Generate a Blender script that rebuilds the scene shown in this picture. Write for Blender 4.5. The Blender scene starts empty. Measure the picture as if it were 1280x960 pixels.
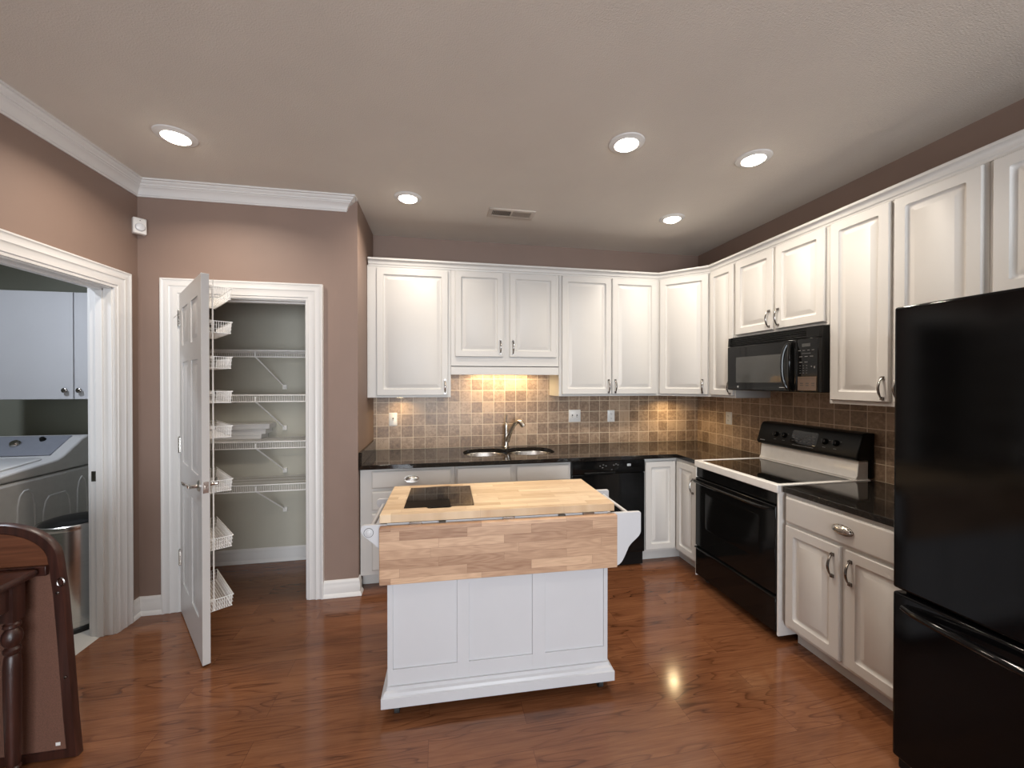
import bpy, bmesh, math, random
from mathutils import Vector, Matrix
random.seed(7)
S = bpy.context.scene
COL = S.collection
PI = math.pi

# ------------------------------------------------------------------ camera, world, exposure
S.view_settings.view_transform = 'Standard'
S.view_settings.look = 'None'
S.view_settings.gamma = 1.0
S.view_settings.use_curve_mapping = False
S.view_settings.exposure = 0.2
S.cycles.use_denoising = True
S.cycles.max_bounces = 8
S.cycles.diffuse_bounces = 5
S.cycles.glossy_bounces = 5
S.cycles.sample_clamp_indirect = 6.0
S.cycles.caustics_reflective = False
S.cycles.caustics_refractive = False

FOC, YAW, CAM_H, PITCH = 493.57, 0.18341, 1.5166, (480 - 477.058) / 493.57
cam = bpy.data.cameras.new('camera')
cam.sensor_width = 36.0
cam.lens = FOC / 1280 * 36.0
cam.clip_start = 0.02
camo = bpy.data.objects.new('camera', cam)
COL.objects.link(camo)
camo.location = (0, 0, CAM_H)
camo.rotation_euler = (PI / 2 - PITCH, 0, -YAW)
S.camera = camo

W = bpy.data.worlds.new('sky')
S.world = W
W.use_nodes = True
W.node_tree.nodes['Background'].inputs[0].default_value = (0.75, 0.86, 1.0, 1)
W.node_tree.nodes['Background'].inputs[1].default_value = 1.2


def area(name, loc, rot, sx, sy, power, color, spread=PI, shape='RECTANGLE', parent=None):
    l = bpy.data.lights.new(name, 'AREA')
    l.shape = shape
    l.size = sx
    if shape in ('RECTANGLE', 'ELLIPSE'):
        l.size_y = sy
    l.energy = power
    l.color = color
    l.spread = spread
    o = bpy.data.objects.new(name, l)
    COL.objects.link(o)
    o.location = loc
    o.rotation_euler = rot
    if parent:
        o.parent = parent
    return o


# daylight entering through the glazed opening in the rear wall (behind the camera)
area('daylight', (0.35, -3.16, 1.30), (PI / 2, 0, 0), 2.7, 2.3, 235, (0.88, 0.94, 1.0))
CAN_POWER, CAN_COL = 9.5, (1.0, 0.89, 0.76)
UNDER_POWER, UNDER_COL = 3.8, (1.0, 0.74, 0.40)
PUCK_POWER = 2.0
LAUNDRY_POWER = 21.0

# ------------------------------------------------------------------ helpers
def kids(o):
    return [c for c in bpy.data.objects if c.parent == o]


def tag(o, label=None, cat=None, group=None, kind=None):
    if label: o['label'] = label
    if cat: o['category'] = cat
    if group: o['group'] = group
    if kind: o['kind'] = kind
    return o


def thing(name, label, cat, loc=(0, 0, 0), rz=0.0, group=None, kind=None):
    o = bpy.data.objects.new(name, None)
    COL.objects.link(o)
    o.empty_display_size = 0.05
    o.location = loc
    o.rotation_euler = (0, 0, rz)
    return tag(o, label, cat, group, kind)


def wmat(o):
    m = Matrix.LocRotScale(o.location, o.rotation_euler, o.scale)
    return wmat(o.parent) @ m if o.parent else m


class MB:
    """collects shapes into one mesh"""
    def __init__(self):
        self.bm = bmesh.new()

    def _f(self, vs, smooth=False):
        try:
            f = self.bm.faces.new(vs)
            f.smooth = smooth
            return f
        except ValueError:
            return None

    def box(self, x0, x1, y0, y1, z0, z1, m=None):
        if x0 > x1: x0, x1 = x1, x0
        if y0 > y1: y0, y1 = y1, y0
        if z0 > z1: z0, z1 = z1, z0
        c = [(x0, y0, z0), (x1, y0, z0), (x1, y1, z0), (x0, y1, z0), (x0, y0, z1), (x1, y0, z1), (x1, y1, z1), (x0, y1, z1)]
        v = [self.bm.verts.new(m @ Vector(p) if m else p) for p in c]
        for q in ((3, 2, 1, 0), (4, 5, 6, 7), (0, 1, 5, 4), (1, 2, 6, 5), (2, 3, 7, 6), (3, 0, 4, 7)):
            self._f([v[i] for i in q])
        return self

    def prism(self, poly, fn, a, b, smooth=False):
        """poly: list of (u,v); fn(u,v,w)->xyz; extruded w from a to b"""
        A = [self.bm.verts.new(fn(u, v, a)) for u, v in poly]
        B = [self.bm.verts.new(fn(u, v, b)) for u, v in poly]
        n = len(poly)
        self._f(A[::-1]); self._f(B)
        for i in range(n):
            j = (i + 1) % n
            self._f([A[i], A[j], B[j], B[i]], smooth)
        return self

    def tube(self, pts, r, n=8, closed=False, caps=True, flat=1.0):
        pts = [Vector(p) for p in pts]
        N = len(pts)
        rs = r if isinstance(r, (list, tuple)) else [r] * N
        rings = []
        prev = None
        for i, p in enumerate(pts):
            if closed:
                t = (pts[(i + 1) % N] - pts[i - 1])
            else:
                t = pts[min(i + 1, N - 1)] - pts[max(i - 1, 0)]
            t.normalize()
            if prev is None:
                ref = Vector((0, 0, 1)) if abs(t.z) < 0.9 else Vector((1, 0, 0))
                u = t.cross(ref).normalized()
            else:
                u = (prev - t * prev.dot(t)).normalized()
            prev = u
            w = t.cross(u).normalized()
            rings.append([self.bm.verts.new(p + (u * math.cos(2 * PI * k / n) + w * math.sin(2 * PI * k / n) * flat) * rs[i]) for k in range(n)])
        for i in range(N if closed else N - 1):
            a, b = rings[i], rings[(i + 1) % N]
            for k in range(n):
                self._f([a[k], a[(k + 1) % n], b[(k + 1) % n], b[k]], n > 4)
        if caps and not closed:
            self._f(rings[0][::-1]); self._f(rings[-1])
        return self

    def lathe(self, prof, c=(0, 0, 0), axis='z', n=28, sx=1.0, sy=1.0, m=None):
        """prof: list of (r, h) along the axis"""
        c = Vector(c)
        def P(r, h, k):
            a = 2 * PI * k / n
            x, y = r * math.cos(a) * sx, r * math.sin(a) * sy
            q = {'z': Vector((x, y, h)), 'x': Vector((h, x, y)), 'y': Vector((x, -h, y))}[axis]
            if m: q = m @ q
            return c + q
        rings = []
        for r, h in prof:
            if r < 1e-6:
                rings.append([self.bm.verts.new(P(0, h, 0))])
            else:
                rings.append([self.bm.verts.new(P(r, h, k)) for k in range(n)])
        for a, b in zip(rings, rings[1:]):
            if len(a) == 1 and len(b) == 1: continue
            for k in range(n):
                k2 = (k + 1) % n
                if len(a) == 1: self._f([a[0], b[k], b[k2]][::-1], True)
                elif len(b) == 1: self._f([a[k], a[k2], b[0]], True)
                else: self._f([a[k], a[k2], b[k2], b[k]], True)
        if len(rings[0]) > 1: self._f(rings[0][::-1])
        if len(rings[-1]) > 1: self._f(rings[-1])
        return self

    def sweep(self, path, prof, fn, side=1):
        """path: (a,b) points; prof: (u,v): u offset in-plane to the side, v third coordinate; fn(a,b,v)->xyz; mitred"""
        P = [Vector(p) for p in path]
        N = len(P)
        dirs = [(P[i + 1] - P[i]).normalized() for i in range(N - 1)]
        nor = [Vector((-d.y, d.x)) * side for d in dirs]
        rings = []
        for i in range(N):
            if i == 0: m = nor[0]
            elif i == N - 1: m = nor[-1]
            else:
                m = (nor[i - 1] + nor[i])
                m = m / max(1e-6, (m.dot(nor[i]))) if m.length > 1e-6 else nor[i]
            rings.append([self.bm.verts.new(fn(P[i].x + m.x * u, P[i].y + m.y * u, v)) for u, v in prof])
        n = len(prof)
        for a, b in zip(rings, rings[1:]):
            for k in range(n):
                self._f([a[k], a[(k + 1) % n], b[(k + 1) % n], b[k]])
        self._f(rings[0][::-1]); self._f(rings[-1])
        return self

    def rings(self, w, h, steps, fn, rad=0.0):
        """nested rounded rectangles: steps (inset, height, corner radius); closes with a cap; fn(u,v,w)->xyz"""
        prev = None
        first = None
        for ins, d, r in steps:
            r = max(r, 0.0004)
            cs = [(ins + r, ins + r, PI), (w - ins - r, ins + r, 1.5 * PI), (w - ins - r, h - ins - r, 0), (ins + r, h - ins - r, 0.5 * PI)]
            ring = []
            for cx, cy, a0 in cs:
                for k in range(4):
                    a = a0 + k / 3 * PI / 2
                    ring.append(self.bm.verts.new(fn(cx + r * math.cos(a), cy + r * math.sin(a), d)))
            if prev:
                n = len(ring)
                for k in range(n):
                    self._f([prev[k], prev[(k + 1) % n], ring[(k + 1) % n], ring[k]])
            else:
                first = ring
            prev = ring
        self._f(prev)
        self._f(first[::-1])
        return self

    def loft(self, rings_, caps=True, smooth=True):
        R = [[self.bm.verts.new(p) for p in r] for r in rings_]
        n = len(R[0])
        for a, b in zip(R, R[1:]):
            for k in range(n):
                self._f([a[k], a[(k + 1) % n], b[(k + 1) % n], b[k]], smooth)
        if caps:
            self._f(R[0][::-1]); self._f(R[-1])
        return self

    def build(self, name, mat, parent=None, bevel=0.0, seg=2, local=False, base=True, sharp=35):
        """links the collected shapes as one mesh object; world coordinates unless local=True"""
        bm = self.bm
        bmesh.ops.recalc_face_normals(bm, faces=bm.faces)
        me = bpy.data.meshes.new(name)
        o = bpy.data.objects.new(name, me)
        COL.objects.link(o)
        if parent is not None:
            if not local:
                inv = wmat(parent).inverted()
                bmesh.ops.transform(bm, matrix=inv, verts=bm.verts)
            o.parent = parent
        if base:      # origin at the middle of the base
            vs = bm.verts
            xs = [v.co.x for v in vs]; ys = [v.co.y for v in vs]; zs = [v.co.z for v in vs]
            c = Vector(((min(xs) + max(xs)) / 2, (min(ys) + max(ys)) / 2, min(zs)))
            bmesh.ops.translate(bm, vec=-c, verts=vs)
            o.location = c
        bm.to_mesh(me)
        bm.free()
        me.set_sharp_from_angle(angle=math.radians(sharp))
        me.materials.append(mat)
        if bevel:
            b = o.modifiers.new('bevel', 'BEVEL')
            b.width = bevel; b.segments = seg; b.limit_method = 'ANGLE'; b.angle_limit = math.radians(40)
            b.harden_normals = False
        return o


def plate(outer, holes, z0, z1):
    """MB holding a horizontal slab with holes, from closed (x,y) outlines"""
    cu = bpy.data.curves.new('tmp', 'CURVE')
    cu.dimensions = '2D'
    cu.fill_mode = 'BOTH'
    cu.extrude = (z1 - z0) / 2
    for poly in [outer] + holes:
        sp = cu.splines.new('POLY')
        sp.points.add(len(poly) - 1)
        for p, q in zip(sp.points, poly):
            p.co = (q[0], q[1], 0, 1)
        sp.use_cyclic_u = True
    ob = bpy.data.objects.new('tmp', cu)
    COL.objects.link(ob)
    dg = bpy.context.evaluated_depsgraph_get()
    me = bpy.data.meshes.new_from_object(ob.evaluated_get(dg))
    mb = MB()
    mb.bm.from_mesh(me)
    bmesh.ops.remove_doubles(mb.bm, verts=mb.bm.verts, dist=1e-5)
    bmesh.ops.translate(mb.bm, vec=(0, 0, (z0 + z1) / 2), verts=mb.bm.verts)
    bpy.data.objects.remove(ob)
    bpy.data.curves.remove(cu)
    bpy.data.meshes.remove(me)
    return mb


def rrect(x0, x1, y0, y1, r, n=6):
    out = []
    for cx, cy, a0 in ((x1 - r, y0 + r, -PI / 2), (x1 - r, y1 - r, 0), (x0 + r, y1 - r, PI / 2), (x0 + r, y0 + r, PI)):
        for k in range(n + 1):
            a = a0 + k / n * PI / 2
            out.append((cx + r * math.cos(a), cy + r * math.sin(a)))
    return out


# ------------------------------------------------------------------ materials
def newmat(name):
    m = bpy.data.materials.new(name)
    m.use_nodes = True
    nt = m.node_tree
    return m, nt, nt.nodes['Principled BSDF']


def N(nt, t, **k):
    n = nt.nodes.new(t)
    ins = k.pop('ins', {})
    for a, b in k.items():
        setattr(n, a, b)
    for a, b in ins.items():
        if isinstance(b, bpy.types.NodeSocket):
            nt.links.new(b, n.inputs[a])
        else:
            n.inputs[a].default_value = b
    return n


def L(nt, a, b):
    nt.links.new(a, b)


def c4(c):
    return (c[0], c[1], c[2], 1.0)


def ramp(nt, fac, stops):
    r = N(nt, 'ShaderNodeValToRGB')
    L(nt, fac, r.inputs[0])
    e = r.color_ramp.elements
    while len(e) < len(stops):
        e.new(0.5)
    for el, (p, c) in zip(e, stops):
        el.position = p
        el.color = c4(c) if len(c) == 3 else c
    return r.outputs[0]


def paint(name, c, rough=0.5, bump=0.0, bscale=300, spec=0.5, var=0.04):
    m, nt, p = newmat(name)
    tc = N(nt, 'ShaderNodeTexCoord')
    nz = N(nt, 'ShaderNodeTexNoise', ins={'Vector': tc.outputs['Object'], 'Scale': 3.0, 'Detail': 3.0})
    lo = tuple(x * (1 - var) for x in c); hi = tuple(min(1, x * (1 + var)) for x in c)
    L(nt, ramp(nt, nz.outputs[0], [(0.3, lo), (0.7, hi)]), p.inputs['Base Color'])
    p.inputs['Roughness'].default_value = rough
    p.inputs['Specular IOR Level'].default_value = spec
    if bump:
        n2 = N(nt, 'ShaderNodeTexNoise', ins={'Vector': tc.outputs['Object'], 'Scale': bscale, 'Detail': 2.0})
        b = N(nt, 'ShaderNodeBump', ins={'Strength': bump, 'Distance': 0.002, 'Height': n2.outputs[0]})
        L(nt, b.outputs[0], p.inputs['Normal'])
    return m


def simple(name, c, rough=0.4, metal=0.0, spec=0.5, coat=0.0, emis=None, estr=0.0, bump=0.0, bscale=60):
    m, nt, p = newmat(name)
    tc = N(nt, 'ShaderNodeTexCoord')
    nz = N(nt, 'ShaderNodeTexNoise', ins={'Vector': tc.outputs['Object'], 'Scale': 25.0, 'Detail': 3.0})
    L(nt, ramp(nt, nz.outputs[0], [(0.3, tuple(x * 0.96 for x in c)), (0.7, tuple(min(1, x * 1.03) for x in c))]), p.inputs['Base Color'])
    p.inputs['Roughness'].default_value = rough
    p.inputs['Metallic'].default_value = metal
    p.inputs['Specular IOR Level'].default_value = spec
    p.inputs['Coat Weight'].default_value = coat
    if emis:
        p.inputs['Emission Color'].default_value = c4(emis)
        p.inputs['Emission Strength'].default_value = estr
    if bump:
        n2 = N(nt, 'ShaderNodeTexNoise', ins={'Vector': tc.outputs['Object'], 'Scale': bscale, 'Detail': 2.0})
        b = N(nt, 'ShaderNodeBump', ins={'Strength': bump, 'Distance': 0.001, 'Height': n2.outputs[0]})
        L(nt, b.outputs[0], p.inputs['Normal'])
    return m


def swz(nt, order, off=(0, 0, 0)):
    """object coordinates with the axes re-ordered"""
    tc = N(nt, 'ShaderNodeTexCoord')
    sp = N(nt, 'ShaderNodeSeparateXYZ', ins={0: tc.outputs['Object']})
    cb = N(nt, 'ShaderNodeCombineXYZ', ins={0: sp.outputs[order[0]], 1: sp.outputs[order[1]], 2: sp.outputs[order[2]]})
    mp = N(nt, 'ShaderNodeMapping', ins={'Vector': cb.outputs[0], 'Location': off})
    return mp.outputs[0]


def tile_mat(name, order, off):
    m, nt, p = newmat(name)
    v = swz(nt, order, off)
    br = N(nt, 'ShaderNodeTexBrick', offset=0.0, squash=1.0, ins={
        'Vector': v, 'Color1': (0, 0, 0, 1), 'Color2': (1, 1, 1, 1), 'Mortar': (0.5, 0.5, 0.5, 1), 'Scale': 1.0,
        'Mortar Size': 0.0028, 'Mortar Smooth': 0.2, 'Bias': 0.0, 'Brick Width': 0.1043, 'Row Height': 0.1043})
    nz = N(nt, 'ShaderNodeTexNoise', ins={'Vector': v, 'Scale': 38.0, 'Detail': 6.0, 'Roughness': 0.65})
    n3 = N(nt, 'ShaderNodeTexNoise', ins={'Vector': v, 'Scale': 9.0, 'Detail': 3.0})
    a = N(nt, 'ShaderNodeMath', operation='MULTIPLY_ADD', ins={0: br.outputs['Color'], 1: 0.35, 2: nz.outputs[0]})
    a2 = N(nt, 'ShaderNodeMath', operation='MULTIPLY_ADD', ins={0: n3.outputs[0], 1: 0.4, 2: a.outputs[0]})
    col = ramp(nt, a2.outputs[0], [(0.50, (0.150, 0.092, 0.058)), (0.86, (0.315, 0.212, 0.138)), (1.15, (0.44, 0.31, 0.21))])
    mx = N(nt, 'ShaderNodeMix', data_type='RGBA', ins={0: br.outputs['Fac'], 6: col, 7: (0.68, 0.55, 0.40, 1)})
    L(nt, mx.outputs[2], p.inputs['Base Color'])
    p.inputs['Roughness'].default_value = 0.38
    inv = N(nt, 'ShaderNodeMath', operation='SUBTRACT', ins={0: 1.0, 1: br.outputs['Fac']})
    hh = N(nt, 'ShaderNodeMath', operation='MULTIPLY_ADD', ins={0: nz.outputs[0], 1: 0.25, 2: inv.outputs[0]})
    b = N(nt, 'ShaderNodeBump', ins={'Strength': 0.5, 'Distance': 0.002, 'Height': hh.outputs[0]})
    L(nt, b.outputs[0], p.inputs['Normal'])
    return m


def floor_mat():
    m, nt, p = newmat('hardwood planks')
    v = swz(nt, (0, 1, 2))
    br = N(nt, 'ShaderNodeTexBrick', offset=0.37, offset_frequency=2, squash=1.0, ins={
        'Vector': v, 'Color1': (0, 0, 0, 1), 'Color2': (1, 1, 1, 1), 'Mortar': (0, 0, 0, 1), 'Scale': 1.0,
        'Mortar Size': 0.0008, 'Mortar Smooth': 0.1, 'Bias': 0.0, 'Brick Width': 1.15, 'Row Height': 0.125})
    sp = N(nt, 'ShaderNodeSeparateXYZ', ins={0: v})
    t = br.outputs['Color']
    zt = N(nt, 'ShaderNodeMath', operation='MULTIPLY', ins={0: t, 1: 17.0})
    def stretched(sx, sy):
        a = N(nt, 'ShaderNodeMath', operation='MULTIPLY', ins={0: sp.outputs[0], 1: sx})
        b = N(nt, 'ShaderNodeMath', operation='MULTIPLY', ins={0: sp.outputs[1], 1: sy})
        return N(nt, 'ShaderNodeCombineXYZ', ins={0: a.outputs[0], 1: b.outputs[0], 2: zt.outputs[0]}).outputs[0]
    big = N(nt, 'ShaderNodeTexNoise', ins={'Vector': stretched(1.1, 7.5), 'Scale': 1.0, 'Detail': 2.0, 'Roughness': 0.45})
    s1 = N(nt, 'ShaderNodeMath', operation='MULTIPLY', ins={0: big.outputs[0], 1: 13.0})
    s2 = N(nt, 'ShaderNodeMath', operation='FRACT', ins={0: s1.outputs[0]})
    fine = N(nt, 'ShaderNodeTexNoise', ins={'Vector': stretched(7.0, 190.0), 'Scale': 1.0, 'Detail': 4.0, 'Roughness': 0.6})
    mid = N(nt, 'ShaderNodeTexNoise', ins={'Vector': stretched(2.2, 16.0), 'Scale': 1.0, 'Detail': 3.0})
    mask = N(nt, 'ShaderNodeTexNoise', ins={'Vector': stretched(1.5, 4.0), 'Scale': 1.3, 'Detail': 1.0})
    line = ramp(nt, s2.outputs[0], [(0.0, (1, 1, 1)), (0.16, (0.25, 0.25, 0.25)), (0.45, (0, 0, 0)), (0.93, (0, 0, 0)), (1.0, (1, 1, 1))])
    lm = N(nt, 'ShaderNodeMath', operation='MULTIPLY', ins={0: line, 1: ramp(nt, mask.outputs[0], [(0.40, (0.08, 0.08, 0.08)), (0.62, (1, 1, 1))])})
    g2 = N(nt, 'ShaderNodeMath', operation='MULTIPLY_ADD', ins={0: lm.outputs[0], 1: -0.19, 2: 0.16})
    g2 = N(nt, 'ShaderNodeMath', operation='MULTIPLY_ADD', ins={0: fine.outputs[0], 1: 0.36, 2: g2.outputs[0]})
    g3 = N(nt, 'ShaderNodeMath', operation='MULTIPLY_ADD', ins={0: mid.outputs[0], 1: 0.28, 2: g2.outputs[0]})
    g4 = N(nt, 'ShaderNodeMath', operation='MULTIPLY_ADD', ins={0: t, 1: 0.07, 2: g3.outputs[0]})
    col = ramp(nt, g4.outputs[0], [(0.22, (0.045, 0.0145, 0.0065)), (0.47, (0.150, 0.057, 0.0245)), (0.74, (0.265, 0.113, 0.051))])
    mx = N(nt, 'ShaderNodeMix', data_type='RGBA', ins={0: br.outputs['Fac'], 6: col, 7: (0.08, 0.028, 0.014, 1)})
    L(nt, mx.outputs[2], p.inputs['Base Color'])
    rg = N(nt, 'ShaderNodeMapRange', ins={0: fine.outputs[0], 3: 0.10, 4: 0.19})
    L(nt, rg.outputs[0], p.inputs['Roughness'])
    p.inputs['Specular IOR Level'].default_value = 0.55
    inv = N(nt, 'ShaderNodeMath', operation='SUBTRACT', ins={0: 1.0, 1: br.outputs['Fac']})
    h2 = N(nt, 'ShaderNodeMath', operation='MULTIPLY_ADD', ins={0: mid.outputs[0], 1: 0.5, 2: inv.outputs[0]})
    b = N(nt, 'ShaderNodeBump', ins={'Strength': 0.08, 'Distance': 0.003, 'Height': h2.outputs[0]})
    L(nt, b.outputs[0], p.inputs['Normal'])
    return m


def block_mat(name, order, row=0.042, length=0.30, lo=(0.42, 0.25, 0.125), hi=(0.68, 0.47, 0.27)):
    m, nt, p = newmat(name)
    v = swz(nt, order, (3.17, 2.03, 0))
    br = N(nt, 'ShaderNodeTexBrick', offset=0.43, offset_frequency=2, squash=1.35, squash_frequency=3, ins={
        'Vector': v, 'Color1': (0, 0, 0, 1), 'Color2': (1, 1, 1, 1), 'Mortar': (0.3, 0.3, 0.3, 1), 'Scale': 1.0,
        'Mortar Size': 0.0004, 'Mortar Smooth': 0.1, 'Bias': 0.0, 'Brick Width': length, 'Row Height': row})
    sp = N(nt, 'ShaderNodeSeparateXYZ', ins={0: v})
    t = br.outputs['Color']
    zt = N(nt, 'ShaderNodeMath', operation='MULTIPLY', ins={0: t, 1: 23.0})
    def stretched(sx, sy):
        a = N(nt, 'ShaderNodeMath', operation='MULTIPLY', ins={0: sp.outputs[0], 1: sx})
        b = N(nt, 'ShaderNodeMath', operation='MULTIPLY', ins={0: sp.outputs[1], 1: sy})
        return N(nt, 'ShaderNodeCombineXYZ', ins={0: a.outputs[0], 1: b.outputs[0], 2: zt.outputs[0]}).outputs[0]
    big = N(nt, 'ShaderNodeTexNoise', ins={'Vector': stretched(4.0, 22.0), 'Scale': 1.0, 'Detail': 1.0})
    s1 = N(nt, 'ShaderNodeMath', operation='MULTIPLY', ins={0: big.outputs[0], 1: 40.0})
    s2 = N(nt, 'ShaderNodeMath', operation='SINE', ins={0: s1.outputs[0]})
    fine = N(nt, 'ShaderNodeTexNoise', ins={'Vector': stretched(14.0, 260.0), 'Scale': 1.0, 'Detail': 4.0})
    g = N(nt, 'ShaderNodeMath', operation='MULTIPLY_ADD', ins={0: s2.outputs[0], 1: 0.06, 2: 0.0})
    g2 = N(nt, 'ShaderNodeMath', operation='MULTIPLY_ADD', ins={0: fine.outputs[0], 1: 0.45, 2: g.outputs[0]})
    g3 = N(nt, 'ShaderNodeMath', operation='MULTIPLY_ADD', ins={0: t, 1: 0.5, 2: g2.outputs[0]})
    midc = tuple((a + b) / 2 for a, b in zip(lo, hi))
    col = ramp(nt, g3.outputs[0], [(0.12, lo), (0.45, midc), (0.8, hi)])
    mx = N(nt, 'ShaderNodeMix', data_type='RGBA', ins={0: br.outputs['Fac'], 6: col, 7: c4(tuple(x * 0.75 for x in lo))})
    L(nt, mx.outputs[2], p.inputs['Base Color'])
    p.inputs['Roughness'].default_value = 0.42
    return m


def granite_mat():
    m, nt, p = newmat('black granite')
    v = swz(nt, (0, 1, 2))
    a = N(nt, 'ShaderNodeTexNoise', ins={'Vector': v, 'Scale': 160.0, 'Detail': 3.0, 'Roughness': 0.7})
    w = N(nt, 'ShaderNodeTexVoronoi', ins={'Vector': v, 'Scale': 220.0})
    s = N(nt, 'ShaderNodeMath', operation='MULTIPLY_ADD', ins={0: w.outputs[0], 1: 0.35, 2: a.outputs[0]})
    L(nt, ramp(nt, s.outputs[0], [(0.5, (0.007, 0.006, 0.0055)), (0.78, (0.013, 0.011, 0.0095)), (0.95, (0.07, 0.058, 0.045))]), p.inputs['Base Color'])
    p.inputs['Roughness'].default_value = 0.06
    p.inputs['Specular IOR Level'].default_value = 0.5
    return m


def brushed(name, c, rough, order=(0, 1, 2), sc=(2, 2, 200)):
    m, nt, p = newmat(name)
    v = swz(nt, order)
    mp = N(nt, 'ShaderNodeMapping', ins={'Vector': v, 'Scale': sc})
    a = N(nt, 'ShaderNodeTexNoise', ins={'Vector': mp.outputs[0], 'Scale': 1.0, 'Detail': 3.0})
    L(nt, ramp(nt, a.outputs[0], [(0.3, tuple(x * 0.88 for x in c)), (0.7, c)]), p.inputs['Base Color'])
    p.inputs['Metallic'].default_value = 1.0
    p.inputs['Roughness'].default_value = rough
    return m


def dark_wood(name, lo, hi, rough, order=(2, 0, 1)):
    m, nt, p = newmat(name)
    v = swz(nt, order)
    mp = N(nt, 'ShaderNodeMapping', ins={'Vector': v, 'Scale': (3, 60, 60)})
    a = N(nt, 'ShaderNodeTexNoise', ins={'Vector': mp.outputs[0], 'Scale': 1.0, 'Detail': 4.0})
    L(nt, ramp(nt, a.outputs[0], [(0.3, lo), (0.7, hi)]), p.inputs['Base Color'])
    p.inputs['Roughness'].default_value = rough
    return m


def pebble(name, c, rough):
    """matt speckled board"""
    m, nt, p = newmat(name)
    tc = N(nt, 'ShaderNodeTexCoord')
    a = N(nt, 'ShaderNodeTexNoise', ins={'Vector': tc.outputs['Object'], 'Scale': 260.0, 'Detail': 4.0, 'Roughness': 0.7})
    L(nt, ramp(nt, a.outputs[0], [(0.3, tuple(x * 0.7 for x in c)), (0.7, tuple(x * 1.2 for x in c))]), p.inputs['Base Color'])
    p.inputs['Roughness'].default_value = rough
    return m


M = {}
M['wall'] = paint('mauve brown wall paint', (0.245, 0.170, 0.137), 0.6, 0.15, 350)
M['ceiling'] = paint('warm taupe ceiling paint', (0.66, 0.61, 0.55), 0.8, 0.9, 170, var=0.02)
M['pantry'] = paint('sage grey pantry paint', (0.48, 0.46, 0.39), 0.6, 0.15, 350)
M['laundry'] = paint('olive grey laundry paint', (0.24, 0.245, 0.20), 0.6, 0.15, 350)
M['white'] = paint('satin white cabinet paint', (0.60, 0.585, 0.56), 0.46, 0.0, var=0.015)
M['trim'] = paint('gloss white trim paint', (0.70, 0.69, 0.68), 0.3, 0.0, var=0.01)
M['doorp'] = paint('white door paint', (0.50, 0.48, 0.46), 0.3, 0.0, var=0.015)
M['plate'] = simple('white plastic', (0.82, 0.80, 0.77), 0.35)
M['slot'] = simple('dark slot', (0.05, 0.045, 0.04), 0.6)
M['wire'] = simple('white vinyl coated wire', (0.90, 0.89, 0.87), 0.4)
M['floor'] = floor_mat()
M['vinyl'] = paint('beige vinyl floor', (0.50, 0.46, 0.40), 0.4, 0.0)
M['granite'] = granite_mat()
M['tile_b'] = tile_mat('tumbled tan tile back', (0, 2, 1), (0, 0, 0))
M['tile_r'] = tile_mat('tumbled tan tile right', (1, 2, 0), (0, 0, 0))
M['block_top'] = block_mat('butcher block top', (0, 1, 2), 0.042, 0.30, (0.45, 0.29, 0.16), (0.74, 0.575, 0.39))
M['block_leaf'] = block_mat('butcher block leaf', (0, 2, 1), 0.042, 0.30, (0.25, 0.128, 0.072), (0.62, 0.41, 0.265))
M['cart'] = paint('white cart paint', (0.55, 0.55, 0.565), 0.38, 0.0, var=0.02)
M['black_gloss'] = simple('gloss black enamel', (0.006, 0.006, 0.006), 0.08, spec=0.3)
M['black_sat'] = simple('satin black plastic', (0.007, 0.007, 0.007), 0.32, spec=0.2)
M['black_glass'] = simple('black glass', (0.004, 0.004, 0.004), 0.035, spec=0.5)
M['fridge'] = simple('gloss black fridge skin', (0.003, 0.003, 0.0033), 0.07, spec=0.22, bump=0.03, bscale=900)
M['oven_glass'] = simple('dark oven glass', (0.005, 0.005, 0.005), 0.12, spec=0.16)
M['grey_glass'] = simple('smoked window glass', (0.045, 0.045, 0.042), 0.08, spec=0.6)
M['print'] = simple('pale printing', (0.42, 0.42, 0.42), 0.5)
M['printdim'] = simple('grey printing', (0.12, 0.12, 0.12), 0.5)
M['enamel'] = simple('white stove enamel', (0.80, 0.785, 0.76), 0.18)
M['steel'] = brushed('brushed stainless steel', (0.62, 0.60, 0.57), 0.25)
M['chrome'] = simple('polished nickel', (0.60, 0.57, 0.53), 0.14, metal=1.0)
M['nickel'] = simple('brushed nickel', (0.50, 0.47, 0.43), 0.26, metal=1.0)
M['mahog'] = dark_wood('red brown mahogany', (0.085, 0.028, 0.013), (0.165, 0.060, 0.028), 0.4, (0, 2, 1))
M['pewter'] = simple('antique pewter', (0.27, 0.25, 0.235), 0.22, metal=1.0)
M['bulb'] = simple('glowing lamp lens', (0.9, 0.9, 0.9), 0.5, emis=(1.0, 0.90, 0.74), estr=14.0)
M['tube'] = simple('glowing lamp tube', (0.9, 0.85, 0.7), 0.5, emis=(1.0, 0.78, 0.45), estr=6.0)
M['digit'] = simple('lit display digits', (0.8, 0.8, 0.8), 0.5, emis=(0.85, 0.9, 0.95), estr=0.35)
M['rubber'] = simple('black rubber', (0.02, 0.02, 0.02), 0.7)
M['dkwood'] = dark_wood('dark mahogany', (0.020, 0.007, 0.005), (0.055, 0.018, 0.012), 0.36)
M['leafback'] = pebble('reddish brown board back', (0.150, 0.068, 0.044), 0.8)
M['washer'] = simple('light grey washer enamel', (0.60, 0.60, 0.60), 0.3)
M['washblue'] = simple('blue grey washer panel', (0.25, 0.265, 0.31), 0.35)
M['lcab'] = paint('cool white laundry cabinet', (0.60, 0.605, 0.63), 0.4, 0.0, var=0.02)


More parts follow.
